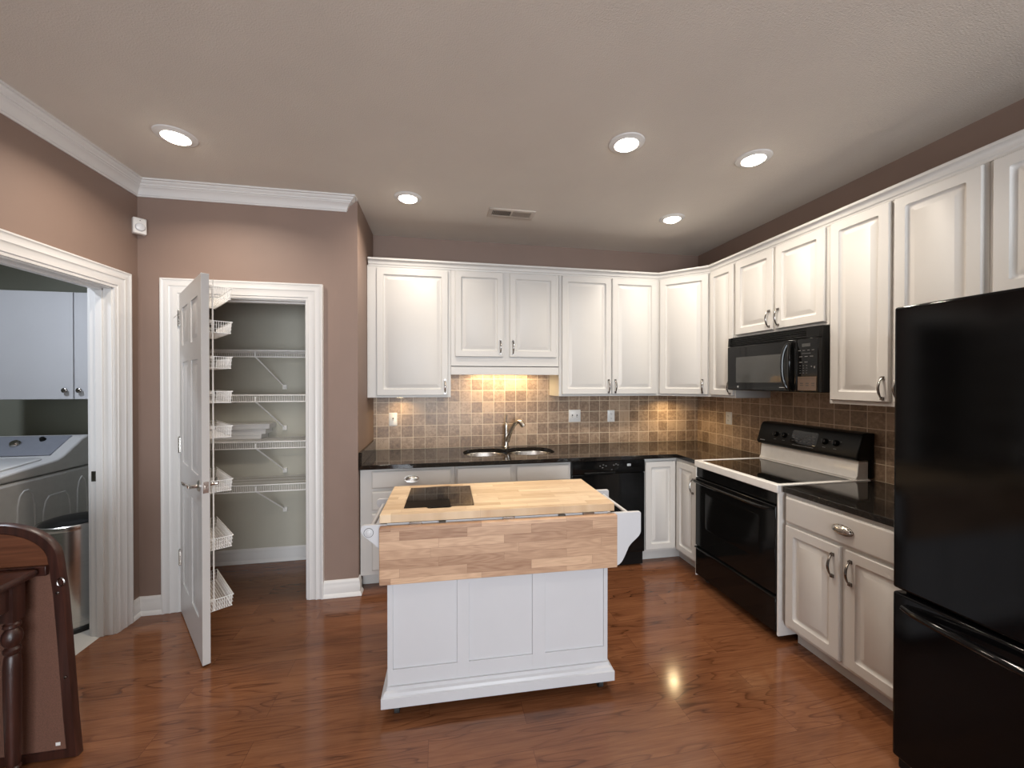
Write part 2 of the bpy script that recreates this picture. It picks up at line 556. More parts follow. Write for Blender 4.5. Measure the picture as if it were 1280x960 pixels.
def glass_pane_mat():
    m = bpy.data.materials.new('clear window pane')
    m.use_nodes = True
    nt = m.node_tree
    nt.nodes.clear()
    o = N(nt, 'ShaderNodeOutputMaterial')
    t = N(nt, 'ShaderNodeBsdfTransparent')
    g = N(nt, 'ShaderNodeBsdfGlossy', ins={'Roughness': 0.02})
    mx = N(nt, 'ShaderNodeMixShader', ins={0: 0.06})
    L(nt, t.outputs[0], mx.inputs[1]); L(nt, g.outputs[0], mx.inputs[2]); L(nt, mx.outputs[0], o.inputs[0])
    return m


M['glass'] = glass_pane_mat()

# ------------------------------------------------------------------ room shell
HC = 2.808                        # ceiling height
YB, XR, XL, YP, XA = 3.650, 2.623, -1.92, 2.965, -0.567   # back wall, right wall, left wall, pantry wall, alcove side
YR = -3.0                         # rear wall
XLL, YLB = -3.9, 3.80             # laundry left and back


def struct(mb, name, mat, bevel=0.0, parent=None, label=None):
    o = mb.build(name, mat, parent, bevel)
    if parent is None:
        o['kind'] = 'structure'
    if label: o['label'] = label
    return o


struct(MB().box(-1.98, XR + .12, YR - .12, YB + .12, -.06, 0), 'floor', M['floor'], label='glossy reddish brown hardwood plank floor')
struct(MB().box(XLL - .12, -1.98, 0.9, YLB + .12, -.06, 0), 'floor_laundry', M['vinyl'], label='beige laundry room floor beyond the left doorway')
struct(MB().box(XLL - .12, XR + .12, YR - .12, YLB + .12, HC, HC + .1), 'ceiling', M['ceiling'], label='taupe kitchen ceiling')
struct(MB().box(-0.687, XR + .12, YB, YB + .1, 0, HC), 'wall_back', M['wall'], label='brown wall behind the sink counter')
struct(MB().box(XR, XR + .12, YR - .12, YB, 0, HC), 'wall_right', M['wall'], label='brown wall behind the stove and refrigerator')
# left wall with the laundry doorway
LD0, LD1, LDH = 1.955, 2.765, 2.083
mb = MB()
mb.box(-2.03, XL, YR - .12, LD0, 0, HC).box(-2.03, XL, LD1, YP + .1, 0, HC).box(-2.03, XL, LD0, LD1, LDH, HC)
struct(mb, 'wall_left', M['wall'], label='brown wall around the laundry doorway')
# pantry front wall with its doorway
PD0, PD1, PDH = -1.672, -0.900, 2.085
mb = MB()
mb.box(XL, PD0, YP, YP + .1, 0, HC).box(PD1, XA - .12, YP, YP + .1, 0, HC).box(PD0, PD1, YP, YP + .1, PDH, HC)
struct(mb, 'wall_pantry', M['wall'], label='brown wall around the open pantry')
struct(MB().box(XA - .12, XA, YP, YB, 0, HC), 'wall_alcove', M['wall'], label='short brown side wall at the left end of the counter')
struct(MB().box(XL, XA - .12, YB, YB + .1, 0, HC), 'wall_pantry_back', M['pantry'], label='grey green rear wall inside the pantry')
struct(MB().box(-2.03, XL, YP + .1, YLB, 0, HC), 'wall_pantry_left', M['pantry'], label='left wall inside the pantry')
struct(MB().box(XLL, -2.03, YLB, YLB + .1, 0, HC), 'wall_laundry_back', M['laundry'], label='olive grey rear wall of the laundry')
struct(MB().box(XLL - .1, XLL, .9, YLB + .1, 0, HC), 'wall_laundry_left', M['laundry'], label='left wall of the laundry')
struct(MB().box(XLL, -2.03, .9, 1.0, 0, HC), 'wall_laundry_front', M['laundry'], label='near wall of the laundry')
# rear wall behind the camera with a wide glazed opening
W0, W1, WZ0, WZ1 = -1.05, 1.75, 0.12, 2.45
mb = MB()
mb.box(XL, W0, YR - .12, YR, 0, HC).box(W1, XR, YR - .12, YR, 0, HC).box(W0, W1, YR - .12, YR, WZ1, HC).box(W0, W1, YR - .12, YR, 0, WZ0)
struct(mb, 'wall_rear', M['wall'], label='wall with the wide window opposite the sink')
mb = MB()
for a, b in ((W0, W0 + .07), (W1 - .07, W1), (.31, .39), (-.37, -.33), (1.03, 1.07)):
    mb.box(a, b, YR - .1, YR - .03, WZ0, WZ1)
mb.box(W0, W1, YR - .1, YR - .03, WZ0, WZ0 + .07).box(W0, W1, YR - .1, YR - .03, WZ1 - .07, WZ1)
win = struct(mb, 'window_1', M['trim'], label='wide white framed window opposite the sink')
MB().box(W0 + .03, W1 - .03, YR - .068, YR - .062, WZ0 + .03, WZ1 - .03).build('pane', M['glass'], win)

# backsplash tiles: thin tiled skins on both walls
struct(MB().box(XA, XR - .006, YB - .006, YB, .914, 1.66), 'trim_1', M['tile_b'], label='tan tile backsplash behind the sink')
struct(MB().box(XR - .006, XR, 1.20, YB, .914, 1.50), 'trim_2', M['tile_r'], label='tan tile backsplash behind the stove')

# crown moulding of the left part of the room
CROWN = [(0, -.094), (.008, -.094), (.010, -.086), (.014, -.084), (.015, -.078), (.020, -.062), (.030, -.049), (.042, -.042), (.044, -.037), (.050, -.036), (.052, -.028), (.062, -.022), (.067, -.015), (.068, -.011), (.080, -.010), (.080, -.0), (0, -.0)]
mb = MB().sweep([(XL, YR), (XL, YP), (XA - .080, YP), (XA - .080, YP + .03)], [(u, v) for u, v in CROWN], lambda a, b, v: (a, b, HC + v), side=-1)
struct(mb, 'trim_3', M['trim'], label='white crown moulding over the laundry doorway and pantry')

# baseboards
BASE = [(0, 0), (.028, 0), (.026, .012), (.018, .024), (.016, .026), (.016, .078), (.012, .086), (.013, .094), (.008, .108), (.004, .116), (0, .116)]
flat = lambda a, b, v: (a, b, v)
struct(MB().sweep([(PD1 + .092, YP), (XA, YP), (XA, YP + .05)], BASE, flat, side=-1), 'baseboard_pantry_right', M['trim'], label='white baseboard right of the pantry door')
struct(MB().sweep([(XL, LD1 + .108), (XL, YP), (PD0 - .108, YP)], BASE, flat, side=-1), 'baseboard_corner', M['trim'], label='white baseboard in the corner beside the pantry')
struct(MB().sweep([(XL, YB), (XA - .12, YB)], BASE, flat, side=-1), 'baseboard_pantry_back', M['trim'], label='white baseboard inside the pantry')
struct(MB().sweep([(XL, YR), (XL, LD0 - .108)], BASE, flat, side=-1), 'baseboard_left', M['trim'], label='white baseboard along the left wall')
struct(MB().sweep([(XR, .2), (XR, YR)], BASE, flat, side=-1), 'baseboard_right', M['trim'], label='white baseboard on the right wall')

# casings and jambs
CAS = [(-.004, 0), (-.004, .014), (.010, .016), (.014, .020), (.030, .018), (.052, .020), (.060, .026), (.074, .022), (.090, .024), (.098, .030), (.106, .030), (.106, 0)]
pw = lambda a, b, v: (a, YP - v, b)
struct(MB().sweep([(PD0, 0), (PD0, PDH), (PD1, PDH), (PD1, 0)], CAS, pw, side=1), 'trim_4', M['trim'], label='white casing around the pantry doorway')
lw = lambda a, b, v: (XL + v, a, b)
struct(MB().sweep([(LD0, 0), (LD0, LDH), (LD1, LDH), (LD1, 0)], CAS, lw, side=1), 'trim_5', M['trim'], label='white casing around the laundry doorway')
# jamb linings with stops
mb = MB()
mb.box(PD0 - .0, PD0 + .012, YP - .001, YP + .101, 0, PDH).box(PD1 - .012, PD1, YP - .001, YP + .101, 0, PDH).box(PD0, PD1, YP - .001, YP + .101, PDH - .012, PDH)
mb.box(PD0 + .012, PD0 + .022, YP + .045, YP + .085, 0, PDH).box(PD1 - .022, PD1 - .012, YP + .045, YP + .085, 0, PDH).box(PD0, PD1, YP + .045, YP + .085, PDH - .022, PDH)
struct(mb, 'trim_6', M['trim'], .0015, label='white jamb of the pantry doorway')
mb = MB()
mb.box(-2.031, XL + .001, LD1 - .012, LD1, 0, LDH).box(-2.031, XL + .001, LD0, LD0 + .012, 0, LDH).box(-2.031, XL + .001, LD0, LD1, LDH - .012, LDH)
mb.box(-1.995, -1.960, LD1 - .024, LD1 - .012, 0, LDH).box(-1.995, -1.960, LD0 + .012, LD0 + .024, 0, LDH).box(-1.995, -1.960, LD0, LD1, LDH - .024, LDH)
mb.box(-2.05, -2.031, LD1, LD1 + .09, 0, LDH + .09)
jl = struct(mb, 'trim_7', M['trim'], .0015, label='white jamb of the laundry doorway')
sp = MB().box(-2.024, -1.998, LD1 - .0145, LD1 - .012, .925, .985)
sp.box(-2.016, -2.006, LD1 - .0155, LD1 - .0125, .943, .967).build('strike_plate', M['pewter'], jl)

# ------------------------------------------------------------------ pantry door, swung open about 52 degrees
DA = math.atan2(-.785, .620) - .036
door = thing('door_1', 'white six panel pantry door standing open', None, (-1.655, 2.952, 0), DA)
door['kind'] = 'structure'
DW, DT, DZ0, DZ1 = .745, .035, .012, 2.090
mb = MB()
mb.box(.004, DW - .004, -.011, .011, DZ0 + .004, DZ1 - .004)
SX = [(0, .105), (.32, .425), (.64, DW)]
RZ = [(DZ0, .225), (.845, 1.005), (1.640, 1.745), (1.985, DZ1)]
for a, b in SX: mb.box(a, b, -DT / 2, DT / 2, DZ0, DZ1)
for a, b in RZ:
    mb.box(.10, .33, -DT / 2 + .0002, DT / 2 - .0002, a, b).box(.415, .645, -DT / 2 + .0002, DT / 2 - .0002, a, b)
for xa, xb in ((.105, .32), (.425, .64)):
    for za, zb in ((.225, .845), (1.005, 1.640), (1.745, 1.985)):
        for sgn in (-1, 1):
            mb.rings(xb - xa, zb - za, [(.0, .008, .001), (.006, .008, .002), (.012, .009, .002), (.038, .016, .002)],
                     lambda u, v, w, xa=xa, za=za, sgn=sgn: (xa + u, sgn * w, za + v))
slab = mb.build('door_panel', M['doorp'], door, .002, local=True)
for z in (.36, 1.10, 1.93):
    h = MB()
    h.tube([(-.006, -.020, z - .05), (-.006, -.020, z + .05)], .0075, 10)
    h.lathe([(0, -.004), (.006, 0), (.004, .006), (0, .008)], (-.006, -.020, z + .05), n=10)
    h.box(-.008, .0012, -.020, .012, z - .045, z + .045)
    h.box(-.010, .030, -.0195, -.0175, z - .045, z + .045)
    hh = h.build('hinge', M['chrome'], door, local=True)
    if z > 1.9:
        s = MB().tube([(-.01, -.022, z + .046), (-.035, -.040, z + .050), (-.055, -.046, z + .040)], .0035, 8)
        s.tube([(-.01, -.022, z + .03), (-.03, -.045, z + .0), (-.034, -.05, z - .03)], .003, 8)
        s.lathe([(0, 0), (.008, .002), (.008, .010), (0, .012)], (-.058, -.047, z + .034), n=10)
        s.build('door_stop', M['chrome'], door, local=True)
hd = thing('door_handle', None, None)
hd.parent = door
def dlever(sgn):
    m = MB()
    m.lathe([(0, 0), (.031, 0), (.031, .004), (.026, .009), (.012, .012), (.011, .040), (.013, .044), (0, .048)], (DW - .065, sgn * DT / 2, .957), 'y', 20, m=None if sgn < 0 else Matrix.Scale(-1, 3, Vector((0, 1, 0))))
    y = sgn * (DT / 2 + .042)
    m.tube([(DW - .062, y, .957), (DW - .09, y, .959), (DW - .13, y + sgn * .004, .955), (DW - .165, y + sgn * .012, .958), (DW - .185, y + sgn * .018, .966)], [.011, .0095, .0085, .0085, .004], 10, flat=.8)
    return m
for sgn in (-1, 1):
    dlever(sgn).build('lever', M['chrome'], hd, local=True)
MB().box(DW - .001, DW + .0015, -.0125, .0125, .925, .985).box(DW, DW + .010, -.006, .006, .948, .966).build('latch', M['chrome'], hd, .001, local=True)

# rack of white wire baskets hung on the inside of the door
rack = thing('door_basket_rack', 'tall white wire rack of eight baskets hung inside the open pantry door', 'door rack', (-1.655, 2.952, 0), DA)
YI = DT / 2
for x in (.29, .678):
    MB().tube([(x, YI + .026, .255), (x, YI + .026, 2.075)], .0036, 8).build('upright', M['wire'], rack, local=True)
for zt in (2.040, 1.850, 1.654, 1.462, 1.269, .970, .653, .318):
    b = MB()
    x0, x1, y0, y1, hgt = .262, .690, YI + .010, YI + .113, .062
    for z, r in ((zt, .0030), (zt - hgt, .0024)):
        i = 0.0 if z == zt else .006
        b.tube([(x0 + i, y0, z), (x1 - i, y0, z), (x1 - i, y1 - i, z), (x0 + i, y1 - i, z)], r, 6, closed=True)
    k = x0 + .012
    while k < x1 - .008:
        b.tube([(k, y0, zt), (k, y0 + .002, zt - hgt), (k, y1 - .006, zt - hgt), (k, y1, zt)], .0011, 4, caps=False)
        k += .0105
    k = y0 + .010
    while k < y1 - .006:
        b.tube([(x0, k, zt), (x0 + .006, k, zt - hgt), (x1 - .006, k, zt - hgt), (x1, k, zt)], .0011, 4, caps=False)
        k += .0105
    for q in (.33, .66):
        z = zt - hgt * q
        b.tube([(x0 + .004 * q, y0, z), (x1 - .004 * q, y0, z), (x1 - .004 * q, y1 - .003 * q, z), (x0 + .004 * q, y1 - .003 * q, z)], .0011, 4, closed=True)
    bo = b.build('basket', M['wire'], rack, local=True)
    for x in (.29, .678):
        MB().box(x - .006, x + .006, YI + .0005, YI + .030, zt - .012, zt + .004).build('clip', M['wire'], rack, local=True)

# ------------------------------------------------------------------ pantry shelves
def wire_shelf(z, label, brace_x=(-1.43,)):
    s = thing('wire_shelf', label, 'wire shelf', (-1.30, YB, z - .022), 0, 'white wire shelves in the pantry')
    x0, x1, yb, yf = XL + .002, XA - .122, YB - .006, YB - .310
    d = MB()
    for y in (yb, yf + .10, yf + .20):
        d.tube([(x0, y, z - .003), (x1, y, z - .003)], .0022, 6)
    n = int((x1 - x0) / .0125)
    for i in range(1, n):
        x = x0 + i * (x1 - x0) / n
        d.tube([(x, yb, z), (x, yf, z)], .0012, 4, caps=False)
    d.build('deck', M['wire'], s)
    l = MB()
    l.tube([(x0, yf, z), (x1, yf, z)], .0048, 6)
    l.tube([(x0, yf - .006, z - .050), (x1, yf - .006, z - .050)], .0048, 6)
    for i in range(1, n):
        x = x0 + i * (x1 - x0) / n
        l.tube([(x, yf, z), (x, yf - .006, z - .050)], .0019, 4, caps=False)
    l.build('front_lip', M['wire'], s)
    b = MB()
    bx, wx = -1.385, -1.283
    b.tube([(bx, yf + .004, z - .050), (wx, YB - .010, z - .285)], .0055, 6)
    b.tube([(bx, yf + .004, z - .012), (bx, yf + .004, z - .056)], .005, 6)
    b.build('brace', M['wire'], s)
    MB().box(wx - .016, wx + .016, YB - .016, YB, z - .305, z - .265).box(wx - .007, wx + .007, YB - .022, YB - .014, z - .300, z - .270).build('wall_clip', M['plate'], s, .002)
    return s
wire_shelf(1.757, 'topmost of the four white wire shelves in the pantry')
wire_shelf(1.412, 'second white wire shelf from the top in the pantry')
wire_shelf(1.052, 'third white wire shelf in the pantry, with a stack of white boards on it')
wire_shelf(.720, 'lowest of the four white wire shelves in the pantry')
zb = 1.0545
for i, (xr, lab) in enumerate(((-1.410, 'bottom and shortest white board of the stack on the third pantry shelf'), (-1.378, 'middle white board of the stack on the third pantry shelf'), (-1.350, 'topmost and longest white board of the stack on the third pantry shelf'))):
    b = MB().box(-1.86, xr, YB - .150, YB - .012, zb + i * .0405, zb + i * .0405 + .040)
    b.box(-1.86, xr + .004, YB - .154, YB - .150, zb + i * .0405 + .030, zb + i * .0405 + .040)
    tag(b.build('white_board', M['trim'], None, .0015), lab, 'board', 'white boards stacked in the pantry')

# motion sensor in the corner
ms = thing('motion_sensor', 'small white motion sensor high in the wall corner left of the pantry', 'motion sensor', (XL + .026, YP - .026, 2.463), math.radians(45))
MB().rings(.066, .100, [(0, -.010, .004), (0, .022, .006), (.004, .027, .008)], lambda u, v, w: (u - .033, -w, v)).build('housing', M['plate'], ms, local=True)
MB().lathe([(.026, .026), (.026, .030), (.022, .038), (.012, .043), (0, .045)], (0, 0, .040), 'y', 20).build('lens', simple('milky sensor lens', (.75, .76, .78), .25), ms, local=True)
MB().lathe([(.0025, .026), (.0025, .028), (0, .028)], (0, 0, .083), 'y', 10).build('indicator', M['slot'], ms, local=True)

# ceiling vent
vt = thing('ceiling_vent', 'rectangular metal air vent in the ceiling between the lights', 'vent', (.548, 2.988, HC), math.radians(0.5))
vt.location.z = HC - .010
f = MB()
f.sweep([(-.178, -.075), (.178, -.075), (.178, .075), (-.178, .075), (-.178, -.075)], [(0, .0098), (0, .002), (.004, .0), (.030, .003), (.030, .0098)], lambda a, b, v: (a, b, v), side=1)
f.box(-.006, .006, -.048, .048, .001, .0095)
vm = paint('vent enamel', (.56, .50, .44), .45)
f.build('frame', vm, vt, local=True)
MB().box(-.152, .152, -.05, .05, .0085, .0097).build('duct_opening', M['slot'], vt, local=True)
for sgn in (-1, 1):
    s = MB()
    for k in range(14):
        x = sgn * (.014 + k * .0098)
        a = .5 if sgn < 0 else -.5
        s.box(-.0011, .0011, -.046, .046, -.0042, .0042, Matrix.Translation((x, 0, .0044)) @ Matrix.Rotation(a, 4, 'Y'))
    s.build('louvre_bank', vm, vt, local=True)

# recessed ceiling lights
def can(x, y, label, power=CAN_POWER):
    t = thing('recessed_light', label, 'ceiling light', (x, y, HC - .016), 0, 'recessed ceiling lights')
    MB().lathe([(.060, .012), (.064, .004), (.072, .0075), (.092, .011), (.096, .016), (.06, .016)], (0, 0, 0), n=40).build('trim_ring', M['trim'], t, local=True)
    MB().lathe([(0, -.016), (.03, -.013), (.05, -.004), (.060, .010), (0, .0155)], (0, 0, 0), n=32).build('lamp', M['bulb'], t, local=True)
    area('light', (0, 0, -.020), (0, 0, 0), .10, .10, power, CAN_COL, math.radians(148), 'DISK', parent=t)
can(-1.357, 2.371, 'lit recessed ceiling light nearest the crown moulding, above the pantry door')
can(-.211, 2.865, 'lit recessed ceiling light left of the air vent', 6.8)
can(1.001, 1.997, 'lit recessed ceiling light above the right end of the kitchen cart')
can(1.792, 1.999, 'lit recessed ceiling light nearest the cabinets over the microwave')
can(1.816, 2.848, 'small-looking lit recessed ceiling light nearest the rear right corner', 6.5)
can(.62, .35, 'added unseen recessed fill light over the open floor nearest the refrigerator', 6.0)  # extra fill light added out of view to brighten the cabinet fronts

# ------------------------------------------------------------------ cabinet builders (local frame: x right, front face at y=0 looking along -y)
RSTEPS = [(.0012, .000, .002), (.0, .004, .002), (.0, .015, .003), (.004, .020, .004), (.050, .020, .010), (.0505, .0165, .011), (.055, .0095, .014), (.062, .0065, .014), (.068, .0075, .012), (.090, .0190, .004)]
FSTEPS = [(.0012, .000, .002), (.0, .004, .002), (.0, .014, .003), (.006, .0195, .004), (.012, .020, .004)]


def front(w, h, flatpanel=False, k=1.0):
    m = MB()
    st = FSTEPS if flatpanel else [(a * (k if a > .01 else 1), b, c) for a, b, c in RSTEPS]
    m.rings(w, h, st, lambda u, v, d: (u - w / 2, -d, v))
    return m


def pull(length=.108):
    """arched bar pull, standing vertically, back at y=0"""
    m = MB()
    pts, rs = [], []
    n = 12
    for i in range(n + 1):
        t = i / n
        pts.append((0, -.010 - .022 * math.sin(PI * t) ** .8, (t - .5) * length))
        rs.append(.0042 + .0024 * math.sin(PI * t))
    m.tube(pts, rs, 8, flat=.75)
    for s in (-1, 1):
        z = s * length / 2
        m.box(-.0062, .0062, -.013, 0, z - .0065, z + .0065)
        m.box(-.0075, .0075, -.004, 0, z - .0085, z + .0085)
    return m


def cup(w=.098, h=.040):
    """ribbed cup pull"""
    m = MB()
    R = []
    n = 26
    for j in range(7):
        b = j / 6 * PI / 2
        ring = []
        for i in range(n + 1):
            a = i / n * PI
            rib = 1 + .07 * math.cos(a * 14) * math.sin(a)
            ring.append((-math.cos(a) * w / 2 * math.cos(b * .98) * rib, -.004 - .024 * math.sin(b) , math.sin(a) * h * .62 * math.cos(b * .98) * rib + .0))
        R.append(ring)
    V = [[m.bm.verts.new(p) for p in r] for r in R]
    for a, b in zip(V, V[1:]):
        for k in range(n):
            m._f([a[k], a[k + 1], b[k + 1], b[k]], True)
    # lower lip and back plate
    m.tube([(-w / 2, -.005, 0), (-w * .36, -.020, -.006), (0, -.027, -.010), (w * .36, -.020, -.006), (w / 2, -.005, 0)], .0035, 8)
    m.prism([(math.cos(i / 20 * 2 * PI) * (w / 2 + .004), math.sin(i / 20 * 2 * PI) * h * .66) for i in range(20)], lambda u, v, q: (u, -q, v), 0, .0035)
    return m


def add_door(t, x0, x1, z0, z1, hx=None, hz=None, y=0.0, flatpanel=False, name='door', k=1.0, hmat='pewter', hlen=.108):
    ob = front(x1 - x0, z1 - z0, flatpanel, k).build(name, M['white'], t, local=True, base=False)
    ob.location = ((x0 + x1) / 2, y, z0)
    if hx is not None:
        h = pull(hlen).build('handle', M[hmat], ob, local=True, base=False)
        h.location = (hx - (x0 + x1) / 2, -.0195, hz - z0)
        h['label'] = 'arched metal pull'
    return ob


def add_drawer(t, x0, x1, z0, z1, handle=True, y=0.0, name='drawer'):
    ob = front(x1 - x0, z1 - z0, True).build(name, M['white'], t, local=True, base=False)
    ob.location = ((x0 + x1) / 2, y, z0)
    if handle:
        h = cup().build('cup_pull', M['chrome'], ob, local=True, base=False)
        h.location = (0, -.0195, (z1 - z0) * .5)
        h['label'] = 'ribbed nickel cup pull'
    return ob


# ------------------------------------------------------------------ wall cabinets
FU = 3.335                 # face plane of the rear wall cabinets
XU = 2.297                 # face plane of the right wall cabinets
ZT = 2.455
ZU = 1.387

def wall_cab(name, label, loc, rz, w, z0, depth, group='white wall cabinets', valance=None):
    t = thing(name, label, 'wall cabinet', (loc[0], loc[1], z0), rz, group)
    b = MB()
    zl = z0 if valance is None else valance
    b.box(0, w, 0, depth, zl, ZT)
    if valance is not None:
        b.box(0, w, 0, .020, z0, valance + .01)
    for v in b.bm.verts: v.co.z -= z0
    b.build('body', M['white'], t, .0015, local=True)
    return t

HW = ZU + .085            # height of the pull centres on tall doors
t = wall_cab('wall_cabinet', 'single-door white wall cabinet at the left end, nearest the pantry', (XA + .002, FU), 0, .664, ZU, YB - FU - .007)
o = add_door(t, .074, .641, .017, 1.046, .616, .088)
t = wall_cab('wall_cabinet', 'short two-door white wall cabinet above the sink', (.100, FU), 0, .935, 1.575, YB - FU - .007, valance=1.640)
add_door(t, .034, .441, .151, .867, .415, .235)
add_door(t, .496, .911, .151, .867, .524, .235)
t = wall_cab('wall_cabinet', 'tall two-door white wall cabinet above the dishwasher', (1.037, FU), 0, .948, ZU, YB - FU - .007)
add_door(t, .024, .482, .018, 1.056, .456, .088)
add_door(t, .493, .925, .018, 1.056, .520, .088)
# diagonal corner cabinet
CA, CB = Vector((1.986, FU)), Vector((XU, 3.024))
t = thing('corner_wall_cabinet', 'diagonal white corner wall cabinet with one tall door', 'wall cabinet', (CA.x, CA.y, ZU), math.atan2(CB.y - CA.y, CB.x - CA.x), 'white wall cabinets')
MB().prism([(CA.x, CA.y), (CB.x, CB.y), (XR - .007, CB.y), (XR - .007, YB - .007), (CA.x, YB - .007)], lambda u, v, w: (u, v, w), ZU, ZT).build('body', M['white'], t, .0015)
cl = (CB - CA).length
add_door(t, .018, cl - .018, .018, 1.056, cl - .062, .088)
# right wall: frame rotated so that local x runs towards the camera
RR = -PI / 2
t = wall_cab('wall_cabinet', 'narrow single-door white wall cabinet between the corner cabinet and the microwave', (XU, 3.022), RR, .288, ZU, XR - XU - .007)
add_door(t, .012, .278, .018, 1.056, .253, .088, k=.9)
t = wall_cab('wall_cabinet', 'short two-door white wall cabinet over the microwave', (XU, 2.732), RR, .757, 1.857, XR - XU - .007)
add_door(t, .014, .364, .022, .586, .336, .100)
add_door(t, .386, .738, .022, .586, .412, .100)
t = wall_cab('wall_cabinet', 'tall two-door white wall cabinet between the microwave and the refrigerator', (XU, 1.974), RR, .694, ZU, XR - XU - .007)
add_door(t, .016, .328, .022, 1.056, .302, .095)
add_door(t, .347, .680, .022, 1.056, .373, .095)
t = wall_cab('wall_cabinet', 'short two-door white wall cabinet above the refrigerator', (XU, 1.279), RR, .91, 1.857, XR - XU - .007)
add_door(t, .017, .448, .022, .586, .422, .100)
add_door(t, .462, .893, .022, .586, .488, .100)
# crown moulding along the tops of the wall cabinets
CC = [(-.02, -.008), (.004, -.008), (.006, .004), (.012, .010), (.014, .026), (.022, .036), (.034, .040), (.036, .048), (.036, .054), (-.02, .054)]
mb = MB().sweep([(XA + .012, FU), (CA.x, FU), (XU, CB.y), (XU, .37)], CC, lambda a, b, v: (a, b, ZT + v), side=-1)
struct(mb, 'trim_8', M['white'], label='white moulding along the tops of the wall cabinets')

# under-cabinet lights
t = thing('under_cabinet_light', 'slim lit strip light under the short cabinet above the sink', 'light fixture', (.57, YB - .115, 1.607))
MB().box(-.30, .30, -.045, .045, .010, .033).build('housing', M['plate'], t, .003, local=True)
MB().box(-.28, .28, -.03, .03, .004, .0105).build('tube', M['tube'], t, .002, local=True)
area('light', (0, 0, .0), (0, 0, 0), .56, .06, UNDER_POWER, UNDER_COL, math.radians(170), parent=t)
t = thing('puck_light', 'small lit puck light under the diagonal corner cabinet', 'light fixture', (2.23, YB - .20, ZU - .008))
MB().lathe([(.030, .001), (.036, .002), (.036, .008), (0, .008)], n=24).build('housing', M['plate'], t, local=True)
MB().lathe([(0, 0), (.026, .0), (.030, .002), (0, .003)], n=24).build('lens', M['tube'], t, local=True)
area('light', (0, 0, -.003), (0, 0, 0), .05, .05, PUCK_POWER, UNDER_COL, math.radians(150), 'DISK', parent=t)
t = thing('puck_light', 'small dim puck light under the single-door cabinet at the left end', 'light fixture', (-.33, YB - .12, ZU - .008))
MB().lathe([(.030, .001), (.036, .002), (.036, .008), (0, .008)], n=24).build('housing', M['plate'], t, local=True)
MB().lathe([(0, 0), (.026, .0), (.030, .002), (0, .003)], n=24).build('lens', M['tube'], t, local=True)
area('light', (0, 0, -.003), (0, 0, 0), .05, .05, PUCK_POWER * .28, UNDER_COL, math.radians(150), 'DISK', parent=t)

# ------------------------------------------------------------------ base cabinets
FB = 3.014                # face plane of rear base cabinets
XF = 1.966                # face plane of right base cabinets
ZK, ZC = .105, .880       # toe kick top, cabinet top

def base_cab(label, loc, rz, w, depth, fdz=.085, hollow=False):
    t = thing('base_cabinet', label, 'base cabinet', (loc[0], loc[1], 0), rz, 'white base cabinets')
    b = MB()
    if hollow:
        b.box(0, w, 0, .02, ZK, ZC).box(0, .018, .02, depth, ZK, ZC).box(w - .018, w, .02, depth, ZK, ZC).box(.018, w - .018, .02, depth, ZK, ZK + .018).box(.018, w - .018, depth - .008, depth, ZK + .018, ZC)
    else:
        b.box(0, w, 0, depth, ZK, ZC)
    b.build('body', M['white'], t, .0015, local=True)
    MB().box(0, w, fdz, depth, 0.001, ZK).build('toe_kick', M['white'], t, local=True)
    return t

t = base_cab('white base cabinet of drawers at the left end of the sink counter', (XA + .006, FB), 0, .680, YB - FB - .002)
dx0, dx1 = .081, .649
add_drawer(t, dx0, dx1, .738, .862)
add_drawer(t, dx0, dx1, .580, .715)
add_drawer(t, dx0, dx1, .140, .556)
t = base_cab('white sink base cabinet with two plain upper panels', (.121, FB), 0, .914, YB - FB - .002, hollow=True)
add_drawer(t, .014, .430, .738, .862, False, name='false_drawer_front')
add_drawer(t, .474, .900, .738, .862, False, name='false_drawer_front')
add_door(t, .014, .430, .140, .712, .400, .62)
add_door(t, .474, .900, .140, .712, .504, .62)
# corner cabinet, two hinged leaves meeting in the inner corner
t = thing('corner_base_cabinet', 'white corner base cabinet with two narrow doors meeting at a right angle', 'base cabinet', (1.668, FB, 0), 0, 'white base cabinets')
poly = [(1.668, FB), (XF, FB), (XF, 2.727), (XR - .002, 2.727), (XR - .002, YB - .002), (1.668, YB - .002)]
MB().prism(poly, lambda u, v, w: (u, v, w), ZK, ZC).build('body', M['white'], t, .0015)
kp = [(1.668, FB + .085), (XF + .085, FB + .085), (XF + .085, 2.727), (XR - .004, 2.727), (XR - .004, YB - .004), (1.668, YB - .004)]
MB().prism(kp, lambda u, v, w: (u, v, w), .001, ZK).build('toe_kick', M['white'], t)
add_door(t, .010, .280, .125, .857, k=.95)
ob = front(.256, .732, k=.95).build('door', M['white'], t, local=True, base=False)
ob.location = (XF - 1.668, 2.855 - FB, .125); ob.rotation_euler = (0, 0, RR)
h = pull().build('handle', M['pewter'], ob, local=True, base=False)
h.location = (.095, -.0195, .575); h['label'] = 'arched metal pull'
# right of the stove
t = base_cab('white base cabinet with one wide drawer over two doors, right of the stove', (XF, 1.944), RR, .690, XR - XF - .002)
add_drawer(t, .013, .672, .716, .862)
add_door(t, .013, .324, .128, .699, .292, .595)
add_door(t, .350, .660, .128, .699, .380, .595)

